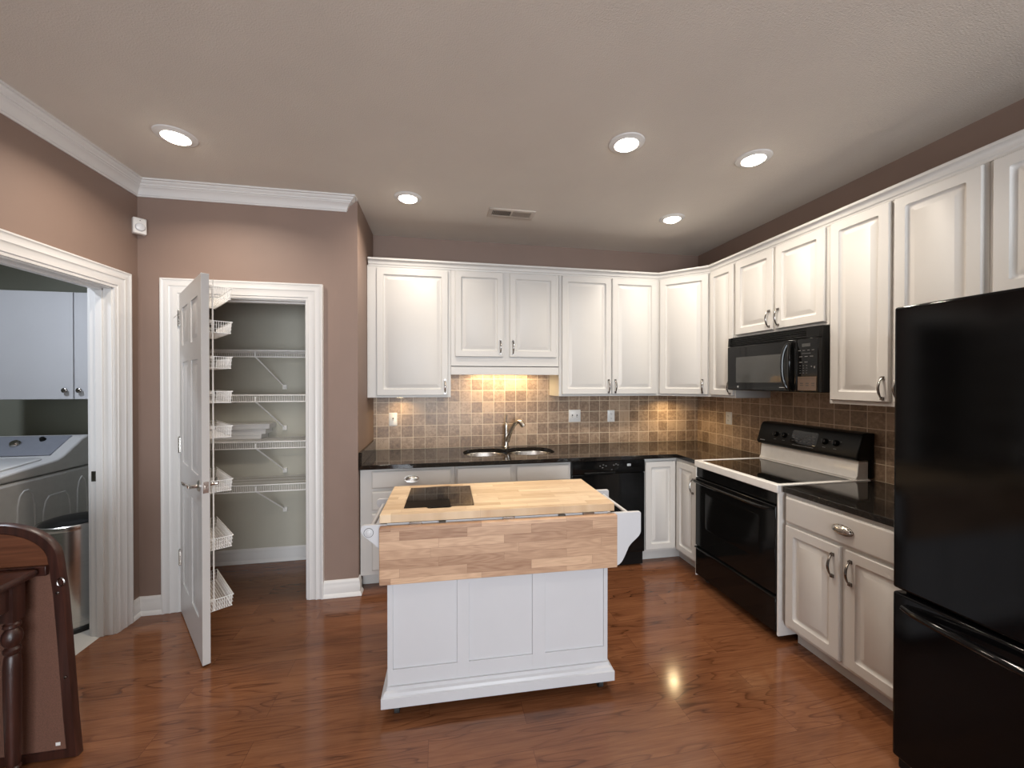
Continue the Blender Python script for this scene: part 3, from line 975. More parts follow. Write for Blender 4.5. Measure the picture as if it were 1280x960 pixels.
# ------------------------------------------------------------------ countertops
ZG0, ZG1 = .8815, .914
XCF, YCF = 1.946, 2.976
def dbl(r=.15):
    # outline of a double bowl cut-out, pinched between the bowls
    out = []
    a = rrect(.205, .595, 3.165, 3.535, r, 8)
    b = rrect(.575, .985, 3.165, 3.535, r, 8)
    R = [p for p in b if p[0] > .60]
    Lp = [p for p in a if p[0] < .565]
    # b runs: lower right, upper right, (upper left), (lower left)
    R = sorted([p for p in R], key=lambda p: math.atan2(p[1] - 3.35, p[0] - .585))
    Lp = sorted([p for p in Lp], key=lambda p: (math.atan2(p[1] - 3.35, p[0] - .585)) % (2 * PI))
    return [(.583, 3.215)] + R + [(.583, 3.490)] + Lp
hole = dbl()
mb = plate([(XA + .002, YB - .0065), (XA + .002, YCF), (XCF, YCF), (XCF, 2.7265), (XR - .0065, 2.7265), (XR - .0065, YB - .0065)], [hole], ZG0, ZG1)
tag(mb.build('countertop', M['granite'], None, .003), 'L-shaped black granite countertop around the sink', 'countertop')
tag(MB().box(XA + .002, XA + .022, YCF + .002, YB - .007, ZG1 + .0003, 1.008).build('side_splash', M['granite'], None, .002), 'low black granite upstand against the short wall at the left counter end', 'backsplash')
mb = plate([(XCF, 1.9475), (XCF, 1.252), (XR - .0065, 1.252), (XR - .0065, 1.9475)], [], ZG0, ZG1)
tag(mb.build('countertop', M['granite'], None, .003), 'short black granite countertop between the stove and the refrigerator', 'countertop')

# sink
t = thing('sink', 'stainless steel double-bowl sink set under the granite', 'sink', (.59, 3.35, .70))
for x0, x1 in ((.196, .574), (.592, .994)):
    y0, y1 = 3.157, 3.543
    R = []
    for ins, z, r in ((-.022, .880, .16), (.004, .880, .15), (.008, .872, .15), (.014, .74, .14), (.030, .712, .13), (.06, .703, .11)):
        rr = min(r, (x1 - x0) / 2 - ins - .01)
        R.append([(x, y, z) for x, y in rrect(x0 + ins if ins > 0 else x0 + ins * (1 if x0 < .3 else .3), x1 - ins if ins > 0 else x1 - ins * (.3 if x0 < .3 else 1), y0 + ins, y1 - ins, rr, 8)])
    m = MB()
    V = [[m.bm.verts.new(p) for p in r] for r in R]
    for a, b in zip(V, V[1:]):
        for k in range(len(a)):
            m._f([a[k], a[(k + 1) % len(a)], b[(k + 1) % len(b)], b[k]], True)
    m._f(V[-1])
    ob = m.build('bowl', M['steel'], t)
    sol = ob.modifiers.new('thickness', 'SOLIDIFY'); sol.thickness = .0015; sol.offset = -1
    MB().lathe([(.042, .7035), (.040, .7065), (.030, .705), (0, .7045)], ((x0 + x1) / 2, 3.36, 0), n=20).build('drain', M['chrome'], ob)

# faucet
fx, fy = .609, 3.578
t = thing('faucet', 'curved single-lever nickel faucet behind the sink', 'faucet', (fx, fy, ZG1))
MB().lathe([(.030, 0), (.030, .006), (.024, .012), (.0215, .03), (.021, .12), (.0205, .185), (.021, .200), (.018, .212), (.010, .218), (0, .219)], (fx, fy, ZG1), n=24).build('body', M['nickel'], t)
pts, rs = [], []
for i in range(15):
    u = i / 14
    pts.append((fx + .008 + .125 * u ** 1.15, fy - .016 - .10 * u ** 1.1, ZG1 + .055 + .195 * math.sin(u * PI * .60) - .028 * u ** 6))
    rs.append(.0215 - .003 * math.sin(PI * u) + .005 * max(0, u - .75) * 4)
MB().tube(pts, rs, 14).build('spout', M['nickel'], t)
e = Vector(pts[-1]); dr = (Vector(pts[-1]) - Vector(pts[-2])).normalized()
MB().tube([e - dr * .01, e + dr * .014], [.0235, .021], 14).build('spray_head', M['nickel'], t)
MB().lathe([(.017, .0), (.017, .010), (.011, .022), (0, .024)], (fx, fy, ZG1 + .205), n=18).tube([(fx, fy, ZG1 + .222), (fx + .002, fy + .004, ZG1 + .255), (fx + .010, fy + .010, ZG1 + .298)], [.0075, .006, .0045], 10).build('lever', M['nickel'], t)

# ------------------------------------------------------------------ outlets and switches
def wall_plate(name, label, cat, loc, rz, w, h, kinds):
    t = thing(name, label, cat, loc, rz)
    MB().rings(w, h, [(0, 0, .004), (0, .003, .004), (.004, .0065, .005)], lambda u, v, d: (u - w / 2, -d, v)).build('cover', M['plate'], t, local=True, base=False)
    for i, k in enumerate(kinds):
        x = (i - (len(kinds) - 1) / 2) * .046
        if k == 'switch':
            MB().box(x - .0055, x + .0055, -.0072, -.006, h / 2 - .013, h / 2 + .013).build('switch_slot', M['slot'], t, local=True)
            MB().box(x - .0042, x + .0042, -.018, -.006, -.004, .004, Matrix.Translation((0, 0, h / 2)) @ Matrix.Translation((0, -.004, 0)) @ Matrix.Rotation(.45, 4, 'X')).build('toggle', M['plate'], t, .001, local=True)
        else:
            for s in (-1, 1):
                zc = h / 2 + s * .021
                o = MB().prism([(x + a, b + zc) for a, b in rrect(-.016, .016, -.0135, .0135, .012, 5)], lambda u, v, d: (u, -d, v), .006, .0085).build('socket', M['plate'], t, local=True)
                MB().box(x - .0065, x - .0045, -.0092, -.008, zc - .003, zc + .006).box(x + .0045, x + .0065, -.0092, -.008, zc - .003, zc + .006).box(x - .0018, x + .0018, -.0092, -.008, zc - .010, zc - .006).build('socket_slot', M['slot'], t, local=True)
        for s in (-1, 1):
            MB().lathe([(.003, .0064), (.003, .0072), (0, .0074)], (x, 0, h / 2 + s * (.043 if k == 'switch' else .0)), 'y', 8).build('screw', M['plate'], t, local=True)
            if k != 'switch': break
    return t
YT = YB - .006
wall_plate('light_switch', 'single white toggle switch on the tiles near the left end of the counter', 'switch', (-.399, YT, 1.125), 0, .070, .116, ['switch'])
wall_plate('light_switch', 'double white toggle switch plate on the tiles right of the sink', 'switch', (1.291, YT, 1.127), 0, .120, .118, ['switch', 'switch'])
wall_plate('power_outlet', 'white outlet on the rear tiles between the double switch and the corner', 'outlet', (1.667, YT, 1.122), 0, .074, .114, ['outlet'])
wall_plate('power_outlet', 'white outlet on the right-hand tiles left of the stove', 'outlet', (XR - .006, 3.196, 1.125), RR, .074, .114, ['outlet'])

# ------------------------------------------------------------------ dishwasher
DX0, DX1 = 1.0395, 1.6645
t = thing('dishwasher', 'built-in black dishwasher with a lit digital display', 'dishwasher', ((DX0 + DX1) / 2, FB, 0))
MB().box(DX0 + .004, DX1 - .004, FB, YB - .05, .012, .878).build('body', M['black_sat'], t)
MB().box(DX0, DX1, FB - .024, FB - .0005, .120, .772).build('door', M['black_gloss'], t, .004)
cp = MB().prism([(FB - .0005, .776), (FB - .026, .776), (FB - .030, .785), (FB - .024, .876), (FB - .0005, .876)], lambda u, v, w: (w, u, v), DX0, DX1).build('control_panel', M['black_gloss'], t, .002)
MB().box(DX0 + .10, DX0 + .36, FB - .040, FB - .026, .7765, .790).build('handle', M['black_sat'], cp, .003)
MB().box(DX0 + .430, DX0 + .585, FB - .0280, FB - .0262, .815, .858).build('display', M['black_glass'], cp)
d = MB()
def seg7(x, z, w, h, on, y, s=.0018):
    for k in on:
        if k == 'a': d.box(x, x + w, y, y + .0006, z + h - s, z + h)
        if k == 'g': d.box(x, x + w, y, y + .0006, z + h / 2 - s / 2, z + h / 2 + s / 2)
        if k == 'd': d.box(x, x + w, y, y + .0006, z, z + s)
        if k == 'f': d.box(x, x + s, y, y + .0006, z + h / 2, z + h)
        if k == 'e': d.box(x, x + s, y, y + .0006, z, z + h / 2)
        if k == 'b': d.box(x + w - s, x + w, y, y + .0006, z + h / 2, z + h)
        if k == 'c': d.box(x + w - s, x + w, y, y + .0006, z, z + h / 2)
for i in range(2):
    seg7(DX0 + .470 + i * .017, .831, .011, .017, 'abcdefg', FB - .0288)
d.build('display_digits', M['digit'], cp)
b = MB()
for i, (x, z) in enumerate(((.235, .838), (.262, .846), (.285, .838), (.255, .824), (.352, .842), (.372, .850), (.388, .842), (.335, .806))):
    b.box(DX0 + x - .006, DX0 + x + .006, FB - .0287, FB - .0265, z - .0035, z + .0035)
b.build('button', M['printdim'], cp, .0005)
MB().box(DX0 + .006, DX1 - .006, FB + .055, FB + .085, .004, .115).build('kick_plate', M['black_sat'], t)

# ------------------------------------------------------------------ stove
SX0 = 1.928
t = thing('stove', 'freestanding electric stove with white sides, black oven door and black glass top', 'stove', (SX0, 2.7215, 0), RR)
SW = .757
MB().box(.001, .012, .010, .655, .035, .880).build('side_panel', M['enamel'], t, .002, local=True)
MB().box(SW - .012, SW - .001, .010, .655, .035, .880).build('side_panel', M['enamel'], t, .002, local=True)
MB().box(.0125, SW - .0125, .045, .650, .035, .878).build('body', M['black_sat'], t, local=True)
for x in (.06, SW - .06):
    for y in (.08, .60):
        MB().lathe([(.018, 0), (.018, .012), (.010, .014), (.010, .036)], (x, y, 0), n=12).build('foot', M['rubber'], t, local=True)
# white top with raised rim and glass
top = plate([(.0, 0), (SW, 0), (SW, .665), (0, .665)], [rrect(.030, SW - .030, .040, .560, .008, 3)], .868, .918)
top.box(.004, SW - .004, .004, .66, .868, .905)
tp = top.build('cooktop', M['enamel'], t, .006, 3, local=True)
g = MB().box(.031, SW - .031, .041, .559, .9052, .9145).build('cooktop_glass', M['black_glass'], t, .001, local=True)
MB().box(.014, SW - .014, .012, .044, .795, .866).build('front_strip', M['black_gloss'], t, .003, local=True)
od = MB().box(.014, SW - .014, .000, .044, .272, .790).build('oven_door', M['black_gloss'], t, .006, 3, local=True)
MB().rings(.50, .27, [(0, 0, .02), (0, .0012, .02), (.004, .002, .018)], lambda u, v, w: (SW / 2 - .25 + u, -w + .0005, .43 + v)).build('oven_window', M['oven_glass'], t, local=True)
h = MB()
h.tube([(.035, -.004, .772), (.045, -.030, .772), (.075, -.044, .772), (.20, -.050, .772), (SW / 2, -.052, .772), (SW - .20, -.050, .772), (SW - .075, -.044, .772), (SW - .045, -.030, .772), (SW - .035, -.004, .772)], [.012, .013, .014, .014, .014, .014, .014, .013, .012], 10, flat=.8)
h.build('handle', M['black_gloss'], t, local=True)
dr = MB().box(.014, SW - .014, .002, .044, .052, .250).build('storage_drawer', M['black_gloss'], t, .006, 3, local=True)
MB().prism([(.002, .250), (-.010, .256), (-.010, .262), (.02, .266), (.044, .266), (.044, .250)], lambda u, v, w: (w, u, v), .014, SW - .014).build('drawer_pull', M['black_gloss'], t, .002, local=True)
# riser and control backguard
MB().prism([(.568, .912), (.562, .925), (.574, .940), (.584, 1.032), (.655, 1.032), (.655, .912)], lambda u, v, w: (w, u, v), .010, SW - .010).build('riser', M['enamel'], t, .003, local=True)
bg = MB()
prof = [(.566, 1.036), (.552, 1.046), (.553, 1.062), (.590, 1.178), (.602, 1.196), (.620, 1.203), (.685, 1.203), (.685, .925), (.657, .925), (.657, 1.036)]
bg.prism(prof, lambda u, v, w: (w, u, v), -.004, SW + .004)
bgo = bg.build('backguard', M['black_sat'], t, .008, 3, local=True)
def onbg(x, z, off=0.0):
    k = (z - 1.062) / (1.178 - 1.062)
    return (x, .553 + k * .037 - off, z)
nrm = Vector((0, -.953, .304))
tilt = Matrix.Rotation(math.radians(-17.7), 4, 'X')
for x in (.162, .236, .545, .618):
    kx, ky, kz = onbg(x, 1.122)
    m = MB().lathe([(.021, 0), (.0205, .004), (.017, .012), (.0155, .020), (.010, .022), (0, .022)], (kx, ky, kz), 'y', 20, m=tilt)
    m.box(-.003, .003, -.026, -.010, -.015, .015, Matrix.Translation((kx, ky, kz)) @ tilt)
    m.build('knob', M['black_gloss'], t, local=True)
    m = MB()
    for dx, dz in ((-.028, .012), (.028, .012), (0, -.036)):
        q = onbg(x + dx, 1.122 + dz)
        m.box(-.0045 if dz > 0 else -.010, .0045 if dz > 0 else .010, -.0008, .0003, -.0016, .0016, Matrix.Translation(q) @ tilt)
    m.build('knob_marking', M['printdim'], t, local=True)
q = onbg(.392, 1.122)
MB().rings(.200, .098, [(0, -.001, .016), (0, .0016, .016), (.003, .0022, .014)], lambda u, v, w: tuple(Matrix.Translation(q) @ tilt @ Vector((u - .10, -w, v - .049)))).build('clock_panel', M['black_glass'], t, local=True)
m = MB()
for r in range(3):
    for c in range(6):
        if r == 2 and c in (2, 3): continue
        m.box(-.008, .008, -.0030, -.0020, -.0018, .0018, Matrix.Translation(q) @ tilt @ Matrix.Translation((-.08 + c * .031, 0, -.026 + r * .022)))
m.build('panel_printing', M['printdim'], t, local=True)
m = MB().box(-.085, .075, -.0009, .0003, -.001, .001, Matrix.Translation(onbg(.40, 1.068)) @ tilt)
m.build('panel_line', M['print'], t, local=True)
m = MB()
for i in range(7):
    m.box(-.0022, .0022, -.0009, .0003, -.0028 + .0008 * (i % 2), .0028, Matrix.Translation(onbg(.034 + i * .0062, 1.066)) @ tilt)
m.build('maker_mark', M['print'], t, local=True)

# ------------------------------------------------------------------ over-the-range microwave
MX0 = 2.212
t = thing('microwave', 'black over-the-range microwave mounted under the short cabinet', 'microwave', (MX0, 2.7215, 1.447), RR)
MW, MH = .751, .408
MB().box(.004, MW - .004, .030, XR - MX0 - .012, .004, MH).build('body', M['black_sat'], t, .003, local=True)
gr = MB()
gr.prism([(.031, MH - .070), (.004, MH - .070), (.010, MH - .004), (.031, MH - .001)], lambda u, v, w: (w, u, v), .0, .022)
gr.prism([(.031, MH - .070), (.004, MH - .070), (.010, MH - .004), (.031, MH - .001)], lambda u, v, w: (w, u, v), MW - .085, MW)
gr.box(.022, MW - .085, .020, .031, MH - .070, MH - .001)
for k in range(5):
    z = MH - .064 + k * .0135
    gr.prism([(.026, z), (.006 + k * .001, z + .001), (.006 + k * .001, z + .004), (.026, z + .0085)], lambda u, v, w: (w, u, v), .020, MW - .083)
gr.build('vent_grille', M['black_sat'], t, .0008, local=True)
xs = .606
dr = MB().box(.001, xs - .0015, .0, .030, .006, MH - .073).build('door', M['black_gloss'], t, .006, 3, local=True)
MB().rings(.425, .190, [(0, 0, .006), (0, .0008, .006), (.003, .0012, .006)], lambda u, v, w: (.092 + u, -w + .0003, .062 + v)).build('window', M['grey_glass'], t, local=True)
# oval loop handle
m = MB()
pts = []
for i in range(28):
    a = 2 * PI * i / 28
    pts.append((xs - .040 + .026 * math.cos(a), -.016 - .026 * max(0, abs(math.cos(a)) ** .5 * (1 if math.cos(a) < 0 else .9)) * (1 - abs(math.sin(a)) ** 4), .168 + .148 * math.sin(a)))
m.tube(pts, .0105, 10, closed=True)
m.box(xs - .048, xs - .032, -.020, .004, .305, .318).box(xs - .048, xs - .032, -.020, .004, .018, .031)
m.build('handle', M['black_gloss'], t, local=True)
pn = MB().box(xs + .0015, MW - .001, .0, .030, .006, MH - .073).build('control_panel', M['black_gloss'], t, .006, 3, local=True)
MB().box(xs + .038, xs + .094, -.0012, .001, .284, .304).build('display', M['grey_glass'], t, local=True)
rows = [(.262, 4, .016, .0035), (.243, 1, .060, .0022), (.224, 3, .020, .004), (.190, 2, .020, .005), (.168, 3, .008, .003), (.153, 3, .008, .003), (.138, 3, .008, .003), (.123, 3, .008, .003)]
b = MB()
for z, n, w, hh in rows:
    for i in range(n):
        x = xs + .066 + ((i - (n - 1) / 2) * (.030 if n == 4 else .036) if n != 1 else 0)
        if n == 2: x = xs + .030 + i * .036
        if z < .18: x = xs + .026 + i * .022
        b.box(x - w / 2, x + w / 2, -.0010, .001, z - hh / 2, z + hh / 2)
b.box(xs + .098, xs + .106, -.0010, .001, .158, .166).box(xs + .116, xs + .126, -.0010, .001, .150, .164)
b.build('keypad_printing', simple('keypad grey', (.13, .13, .13), .5), t, local=True)
MB().box(xs + .010, MW - .012, -.0012, .001, .016, .100).build('brown_patch', simple('brown keypad patch', (.125, .085, .062), .45), t, local=True)  # brown rectangle on the lower keypad, dark marks added below
b = MB()
for i in range(3):
    b.box(xs + .026 + i * .038, xs + .046 + i * .038, -.0018, -.0010, .056, .062).box(xs + .026 + i * .038, xs + .046 + i * .038, -.0018, -.0010, .044, .049)
b.box(xs + .02, MW - .025, -.0018, -.001, .088, .090)
b.build('brown_patch_marks', M['slot'], t, local=True)
b = MB().lathe([(.0075, -.0002), (.0075, .0010), (.006, .0012), (.006, .0002)], (.112, 0, .032), 'y', 20)
b.box(.109, .115, -.0010, .0003, .0305, .0335)
b.box(.478, .525, -.0010, .0003, .030, .0335)
b.build('maker_mark', M['print'], t, local=True)

# ------------------------------------------------------------------ refrigerator
t = thing('refrigerator', 'tall glossy black refrigerator with a bottom freezer drawer', 'refrigerator', (1.80, 1.2435, 0), RR)
FWD = .905
MB().box(.004, FWD - .004, .004, .775, .050, 1.795).build('body', M['black_sat'], t, .004, local=True)
MB().box(.0, FWD / 2 - .003, -.056, .0, .716, 1.805).build('door', M['fridge'], t, .010, 4, local=True)
MB().box(FWD / 2 + .003, FWD, -.056, .0, .716, 1.805).build('door', M['fridge'], t, .010, 4, local=True)
fz = MB().box(.0, FWD, -.056, .0, .060, .702).build('freezer_drawer', M['fridge'], t, .010, 4, local=True)
for sgn in (-1, 1):
    x = FWD / 2 + sgn * .052
    pts = [(x, -.052, 1.615), (x, -.085, 1.600), (x, -.103, 1.52), (x, -.108, 1.355), (x, -.103, 1.19), (x, -.085, 1.11), (x, -.052, 1.095)]
    MB().tube(pts, [.012, .014, .015, .015, .015, .014, .012], 12).build('handle', M['black_gloss'], t, local=True)
n = 20
pts, rs = [], []
for i in range(n + 1):
    u = i / n
    pts.append((.045 + u * (FWD - .09), -.058 - .058 * math.sin(PI * u) ** .6, .655 + .010 * math.sin(PI * u)))
    rs.append(.018)
MB().tube(pts, rs, 12, flat=.75).build('freezer_handle', M['fridge'], t, local=True)
MB().box(.006, FWD - .006, -.030, .004, .008, .054).build('base_grille', M['black_sat'], t, .003, local=True)
for x in (.08, FWD - .08):
    MB().lathe([(.020, 0), (.020, .020), (.012, .022), (.012, .055)], (x, .05, 0), n=12).build('foot', M['rubber'], t, local=True)
MB().box(.02, .09, .002, .09, 1.7955, 1.8045).build('hinge_cover', M['black_sat'], t, .004, local=True)
MB().box(FWD - .09, FWD - .02, .002, .09, 1.7955, 1.8045).build('hinge_cover', M['black_sat'], t, .004, local=True)

# ------------------------------------------------------------------ kitchen cart
t = thing('kitchen_cart', 'white rolling kitchen cart with a butcher block top and hanging drop leaf', 'kitchen cart', (.302, 2.092, 0), math.radians(-1.4))
BX, BY0, BY1 = .527, -.236, .232
MB().rings(1.104, .532, [(0, .052, .003), (0, .096, .003), (.006, .100, .003), (.010, .112, .004), (.020, .118, .004), (.022, .132, .004)], lambda u, v, w: (u - .552, v - .276, w)).build('plinth', M['cart'], t, local=True)
b = MB().box(-BX + .006, BX - .006, BY0, BY1, .130, .874)
for xa, xb in ((-BX, -.503), (-.213, -.157), (.146, .210), (.507, BX)):
    b.box(xa, xb, BY0 - .009, BY0 + .004, .131, .873)
for xa, xb in ((-.504, -.212), (-.158, .147), (.209, .508)):
    b.box(xa, xb, BY0 - .0088, BY0 + .004, .131, .203).box(xa, xb, BY0 - .0088, BY0 + .004, .80, .873)
for s in (-1, 1):
    for ya, yb in ((BY0 - .0088, BY0 + .05), (BY1 - .06, BY1)):
        b.box(s * BX, s * (BX - .01), ya, yb, .131, .873)
    b.box(s * (BX - .0003), s * (BX - .01), BY0 + .05, BY1 - .06, .131, .203).box(s * (BX - .0003), s * (BX - .01), BY0 + .05, BY1 - .06, .70, .873)
b.build('body', M['cart'], t, .0012, local=True)
ix0, ix1, iy0, iy1 = -.463, -.128, -.168, .198
xm = (ix0 + ix1) / 2
notch = lambda s, y: [(xm + s * (-.060), y), (xm + s * (-.052), y - s * .014), (xm + s * (-.040), y - s * .019), (xm + s * .040, y - s * .019), (xm + s * .052, y - s * .014), (xm + s * .060, y)]
hole = [(ix0, iy0)] + notch(1, iy0) + [(ix1, iy0), (ix1, iy1)] + notch(-1, iy1) + [(ix0, iy1)]
plate([(-.560, -.250), (.560, -.250), (.560, .250), (-.560, .250)], [hole], .876, .914).build('top', M['block_top'], t, .0025, local=True)
MB().box(ix0 - .02, ix1 + .02, iy0 - .03, iy1 + .03, .8745, .8758).build('inset_liner', M['slot'], t, local=True)
MB().box(ix0 + .0008, ix1 - .0008, iy0 + .0008, iy1 - .0008, .880, .9146).build('stone_inset', M['black_glass'], t, .001, local=True)['label'] = 'flush black stone inset'
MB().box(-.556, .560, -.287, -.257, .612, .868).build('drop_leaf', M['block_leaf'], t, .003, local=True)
for x in (-.40, .03, .425):
    h = MB().box(x - .028, x + .028, -.258, -.2505, .866, .8775).tube([(x - .028, -.2545, .872), (x + .028, -.2545, .872)], .0036, 8)
    h.build('leaf_hinge', M['pewter'], t, local=True)
for x in (-.28, .29):
    MB().box(x - .016, x + .016, -.262, -.246, .861, .874).build('leaf_bracket', M['slot'], t, local=True)
def bez(p0, p1, p2, p3, n=8):
    out = []
    for i in range(n + 1):
        u = i / n
        out.append(tuple((1 - u) ** 3 * a + 3 * u * (1 - u) ** 2 * b + 3 * u * u * (1 - u) * c + u ** 3 * d_ for a, b, c, d_ in zip(p0, p1, p2, p3)))
    return out
rb = [(BX, .866), (.694, .866), (.700, .860)] + bez((.700, .768), (.696, .735), (.655, .725), (.634, .690)) + bez((.630, .680), (.610, .640), (.600, .607), (.570, .604)) + [(BX, .604)]
lb = [(-BX, .872)] + [(-.628, .872), (-.638, .866)] + bez((-.642, .852), (-.642, .825), (-.60, .805), (-.570, .770)) + [(-.560, .758), (-BX, .750)]
for y in (-.252, .150):
    MB().prism(rb, lambda u, v, w: (u, w, v), y, y + .018).build('side_bracket', M['cart'], t, .0015, local=True)
    MB().prism(lb, lambda u, v, w: (u, w, v), y, y + .018).build('side_bracket', M['cart'], t, .0015, local=True)
MB().tube([(.665, -.236, .835), (.665, .152, .835)], .0085, 12).build('towel_bar', M['cart'], t, local=True)
MB().tube([(-.606, -.2545, .838), (-.606, .170, .838)], .0105, 14).build('towel_bar', M['cart'], t, local=True)
MB().lathe([(.019, 0), (.019, .002), (.013, .0025), (.012, .0055), (.008, .0075), (0, .0075)], (-.606, -.252, .838), 'y', 20).build('dowel_cap', M['cart'], t, local=True)
MB().lathe([(.0215, 0), (.0215, .0008), (.0188, .0008)], (-.606, -.252, .838), 'y', 20).build('dowel_ring', M['printdim'], t, local=True)
MB().box(BX, .60, -.2335, .1495, .812, .824).build('side_shelf', M['cart'], t, .001, local=True)
for x in (-.485, .49):
    for y in (-.232, .175):
        c = MB().tube([(x - .011, y, .0255), (x + .011, y, .0255)], .025, 16)
        c.box(x - .015, x + .015, y - .012, y + .012, .044, .0518).box(x - .016, x - .0125, y - .008, y + .008, .020, .05).box(x + .0125, x + .016, y - .008, y + .008, .020, .05)
        c.build('caster', M['rubber'], t, local=True)

# ------------------------------------------------------------------ dark table and the leaf board leaning behind it
LY0, LY1 = 1.880, 1.912
out = [(-1.437, .0), (-1.449, .16), (-1.466, .45), (-1.480, .66), (-1.494, .78)] + bez((-1.500, .822), (-1.515, .895), (-1.60, .950), (-1.695, .957), 10) + bez((-1.715, .957), (-1.79, .950), (-1.85, .90), (-1.866, .822), 8) + [(-1.885, .45), (-1.893, 0)]
def inset(poly, d):
    n = len(poly)
    res = []
    for i in range(n):
        a, b, c = Vector(poly[i - 1]), Vector(poly[i]), Vector(poly[(i + 1) % n])
        d1, d2 = (b - a).normalized(), (c - b).normalized()
        n1, n2 = Vector((-d1.y, d1.x)), Vector((-d2.y, d2.x))
        m = (n1 + n2)
        m = m / max(.3, m.dot(n1))
        res.append(tuple(b + m * d))
    return res
# orientation check: make it counter-clockwise
ar = sum(out[i - 1][0] * out[i][1] - out[i][0] * out[i - 1][1] for i in range(len(out)))
if ar < 0: out = out[::-1]
t = thing('table_leaf', 'arched brown table leaf with a dark rim standing upright behind the dark table', 'table leaf', (-1.665, (LY0 + LY1) / 2, 0))
m = MB()
i1, i2 = inset(out, .004), inset(out, .034)
i3 = inset(out, .038)
V = []
for poly, y in ((i1, LY1), (out, LY1 - .005), (out, LY0 + .006), (i1, LY0), (i2, LY0), (i3, LY0 + .005)):
    V.append([m.bm.verts.new((u, y, max(v, .0005))) for u, v in poly])
for a, b in zip(V, V[1:]):
    for k in range(len(a)):
        m._f([a[k], a[(k + 1) % len(a)], b[(k + 1) % len(b)], b[k]])
m._f(V[0]); m._f(V[-1])
m.build('rim', M['dkwood'], t)
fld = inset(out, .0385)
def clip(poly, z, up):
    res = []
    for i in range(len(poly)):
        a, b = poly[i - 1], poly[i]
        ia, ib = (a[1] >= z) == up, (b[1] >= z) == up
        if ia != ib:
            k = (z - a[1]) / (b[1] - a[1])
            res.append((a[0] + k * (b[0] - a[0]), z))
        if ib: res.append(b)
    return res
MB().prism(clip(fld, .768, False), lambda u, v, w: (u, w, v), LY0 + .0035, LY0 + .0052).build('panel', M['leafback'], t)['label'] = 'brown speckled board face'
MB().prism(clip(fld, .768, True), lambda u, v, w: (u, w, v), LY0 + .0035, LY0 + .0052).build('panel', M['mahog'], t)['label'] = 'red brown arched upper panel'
MB().box(-1.800, -1.530, LY0 - .0125, LY0 + .0034, .748, .786).build('cleat', M['dkwood'], t, .002)
for x, z in ((-1.499, .672), (-1.474, .33)):
    MB().lathe([(.006, 0), (.006, .003), (.002, .004), (0, .004)], (x, LY0, z), 'y', 12).build('screw', M['pewter'], t)
mm = MB().tube([(-1.487 + .012 * math.cos(a / 12 * 2 * PI), LY0 - .003, .715 + .016 * math.sin(a / 12 * 2 * PI)) for a in range(12)], .0028, 6, closed=True)
mm.build('ring_catch', M['pewter'], t)
MB().box(-1.513, -1.497, LY0 + .0030, LY0 + .0036, .055, .068).build('paper_tag', M['plate'], t, .0)

t = thing('side_table', 'dark mahogany table with turned legs at the lower left', 'table', (-1.715, 1.66, 0))
TX0, TX1, TY0, TY1, TZ = -1.885, -1.545, 1.46, 1.862, .782
m = MB().rings(TX1 - TX0, TY1 - TY0, [(.012, TZ - .030, .006), (.004, TZ - .026, .008), (0, TZ - .016, .010), (.001, TZ - .006, .010), (.006, TZ, .010)], lambda u, v, w: (TX0 + u, TY0 + v, w))
m.build('tabletop', M['dkwood'], t)
lx0, lx1, ly0, ly1 = TX0 + .045, TX1 - .042, TY0 + .05, TY1 - .055
for xa, xb, ya, yb in ((lx0 + .02, lx1 - .02, ly0 - .010, ly0 + .010), (lx0 + .02, lx1 - .02, ly1 - .010, ly1 + .010), (lx0 - .010, lx0 + .010, ly0 + .02, ly1 - .02), (lx1 - .010, lx1 + .010, ly0 + .02, ly1 - .02)):
    MB().box(xa, xb, ya, yb, .660, TZ - .030).build('apron', M['dkwood'], t, .001)
LEG = [(.012, .002), (.017, .012), (.021, .022), (.018, .034), (.015, .040), (.021, .047), (.022, .056), (.016, .063), (.019, .072), (.0195, .085), (.0235, .30), (.0245, .44), (.021, .480), (.017, .487), (.024, .497), (.024, .508), (.017, .517), (.026, .534), (.029, .552), (.026, .570), (.017, .585), (.024, .592), (.024, .602), (.019, .608), (.019, .62)]
for x in (lx0, lx1):
    for y in (ly0, ly1):
        MB().lathe(LEG, (x, y, 0), n=22).box(x - .0225, x + .0225, y - .0225, y + .0225, .615, TZ - .0302).build('leg', M['dkwood'], t, .0)

# ------------------------------------------------------------------ laundry room
t = thing('washing_machine', 'light grey washing machine with a blue-grey control console in the laundry', 'washing machine', (-3.01, 3.32, 0))
wx0, wx1, wy0, wy1 = -3.355, -2.672, 2.955, 3.665
MB().box(wx0, wx1, wy0, wy1, .025, .868).build('cabinet', M['washer'], t, .018, 4)
tp = MB()
prof = [(wy0 + .002, .874), (wy0 + .004, .905), (wy0 + .03, .928), (wy0 + .16, .942), (3.36, .965), (3.41, .985), (3.56, 1.088), (3.60, 1.105), (3.64, 1.104), (wy1 - .003, 1.085), (wy1 - .003, .874)]
tp.prism(prof, lambda u, v, w: (w, u, v), wx0 + .004, wx1 - .004)
tp.build('top_deck', M['washer'], t, .022, 4)
MB().prism([(3.395, .987), (3.425, 1.002), (3.555, 1.0905), (3.585, 1.1035), (3.585, 1.09), (3.41, .975)], lambda u, v, w: (w, u, v + .004), wx0 + .05, wx1 - .085).build('control_panel', M['washblue'], t, .006, 3)
sl = math.atan2(.0885, .13)
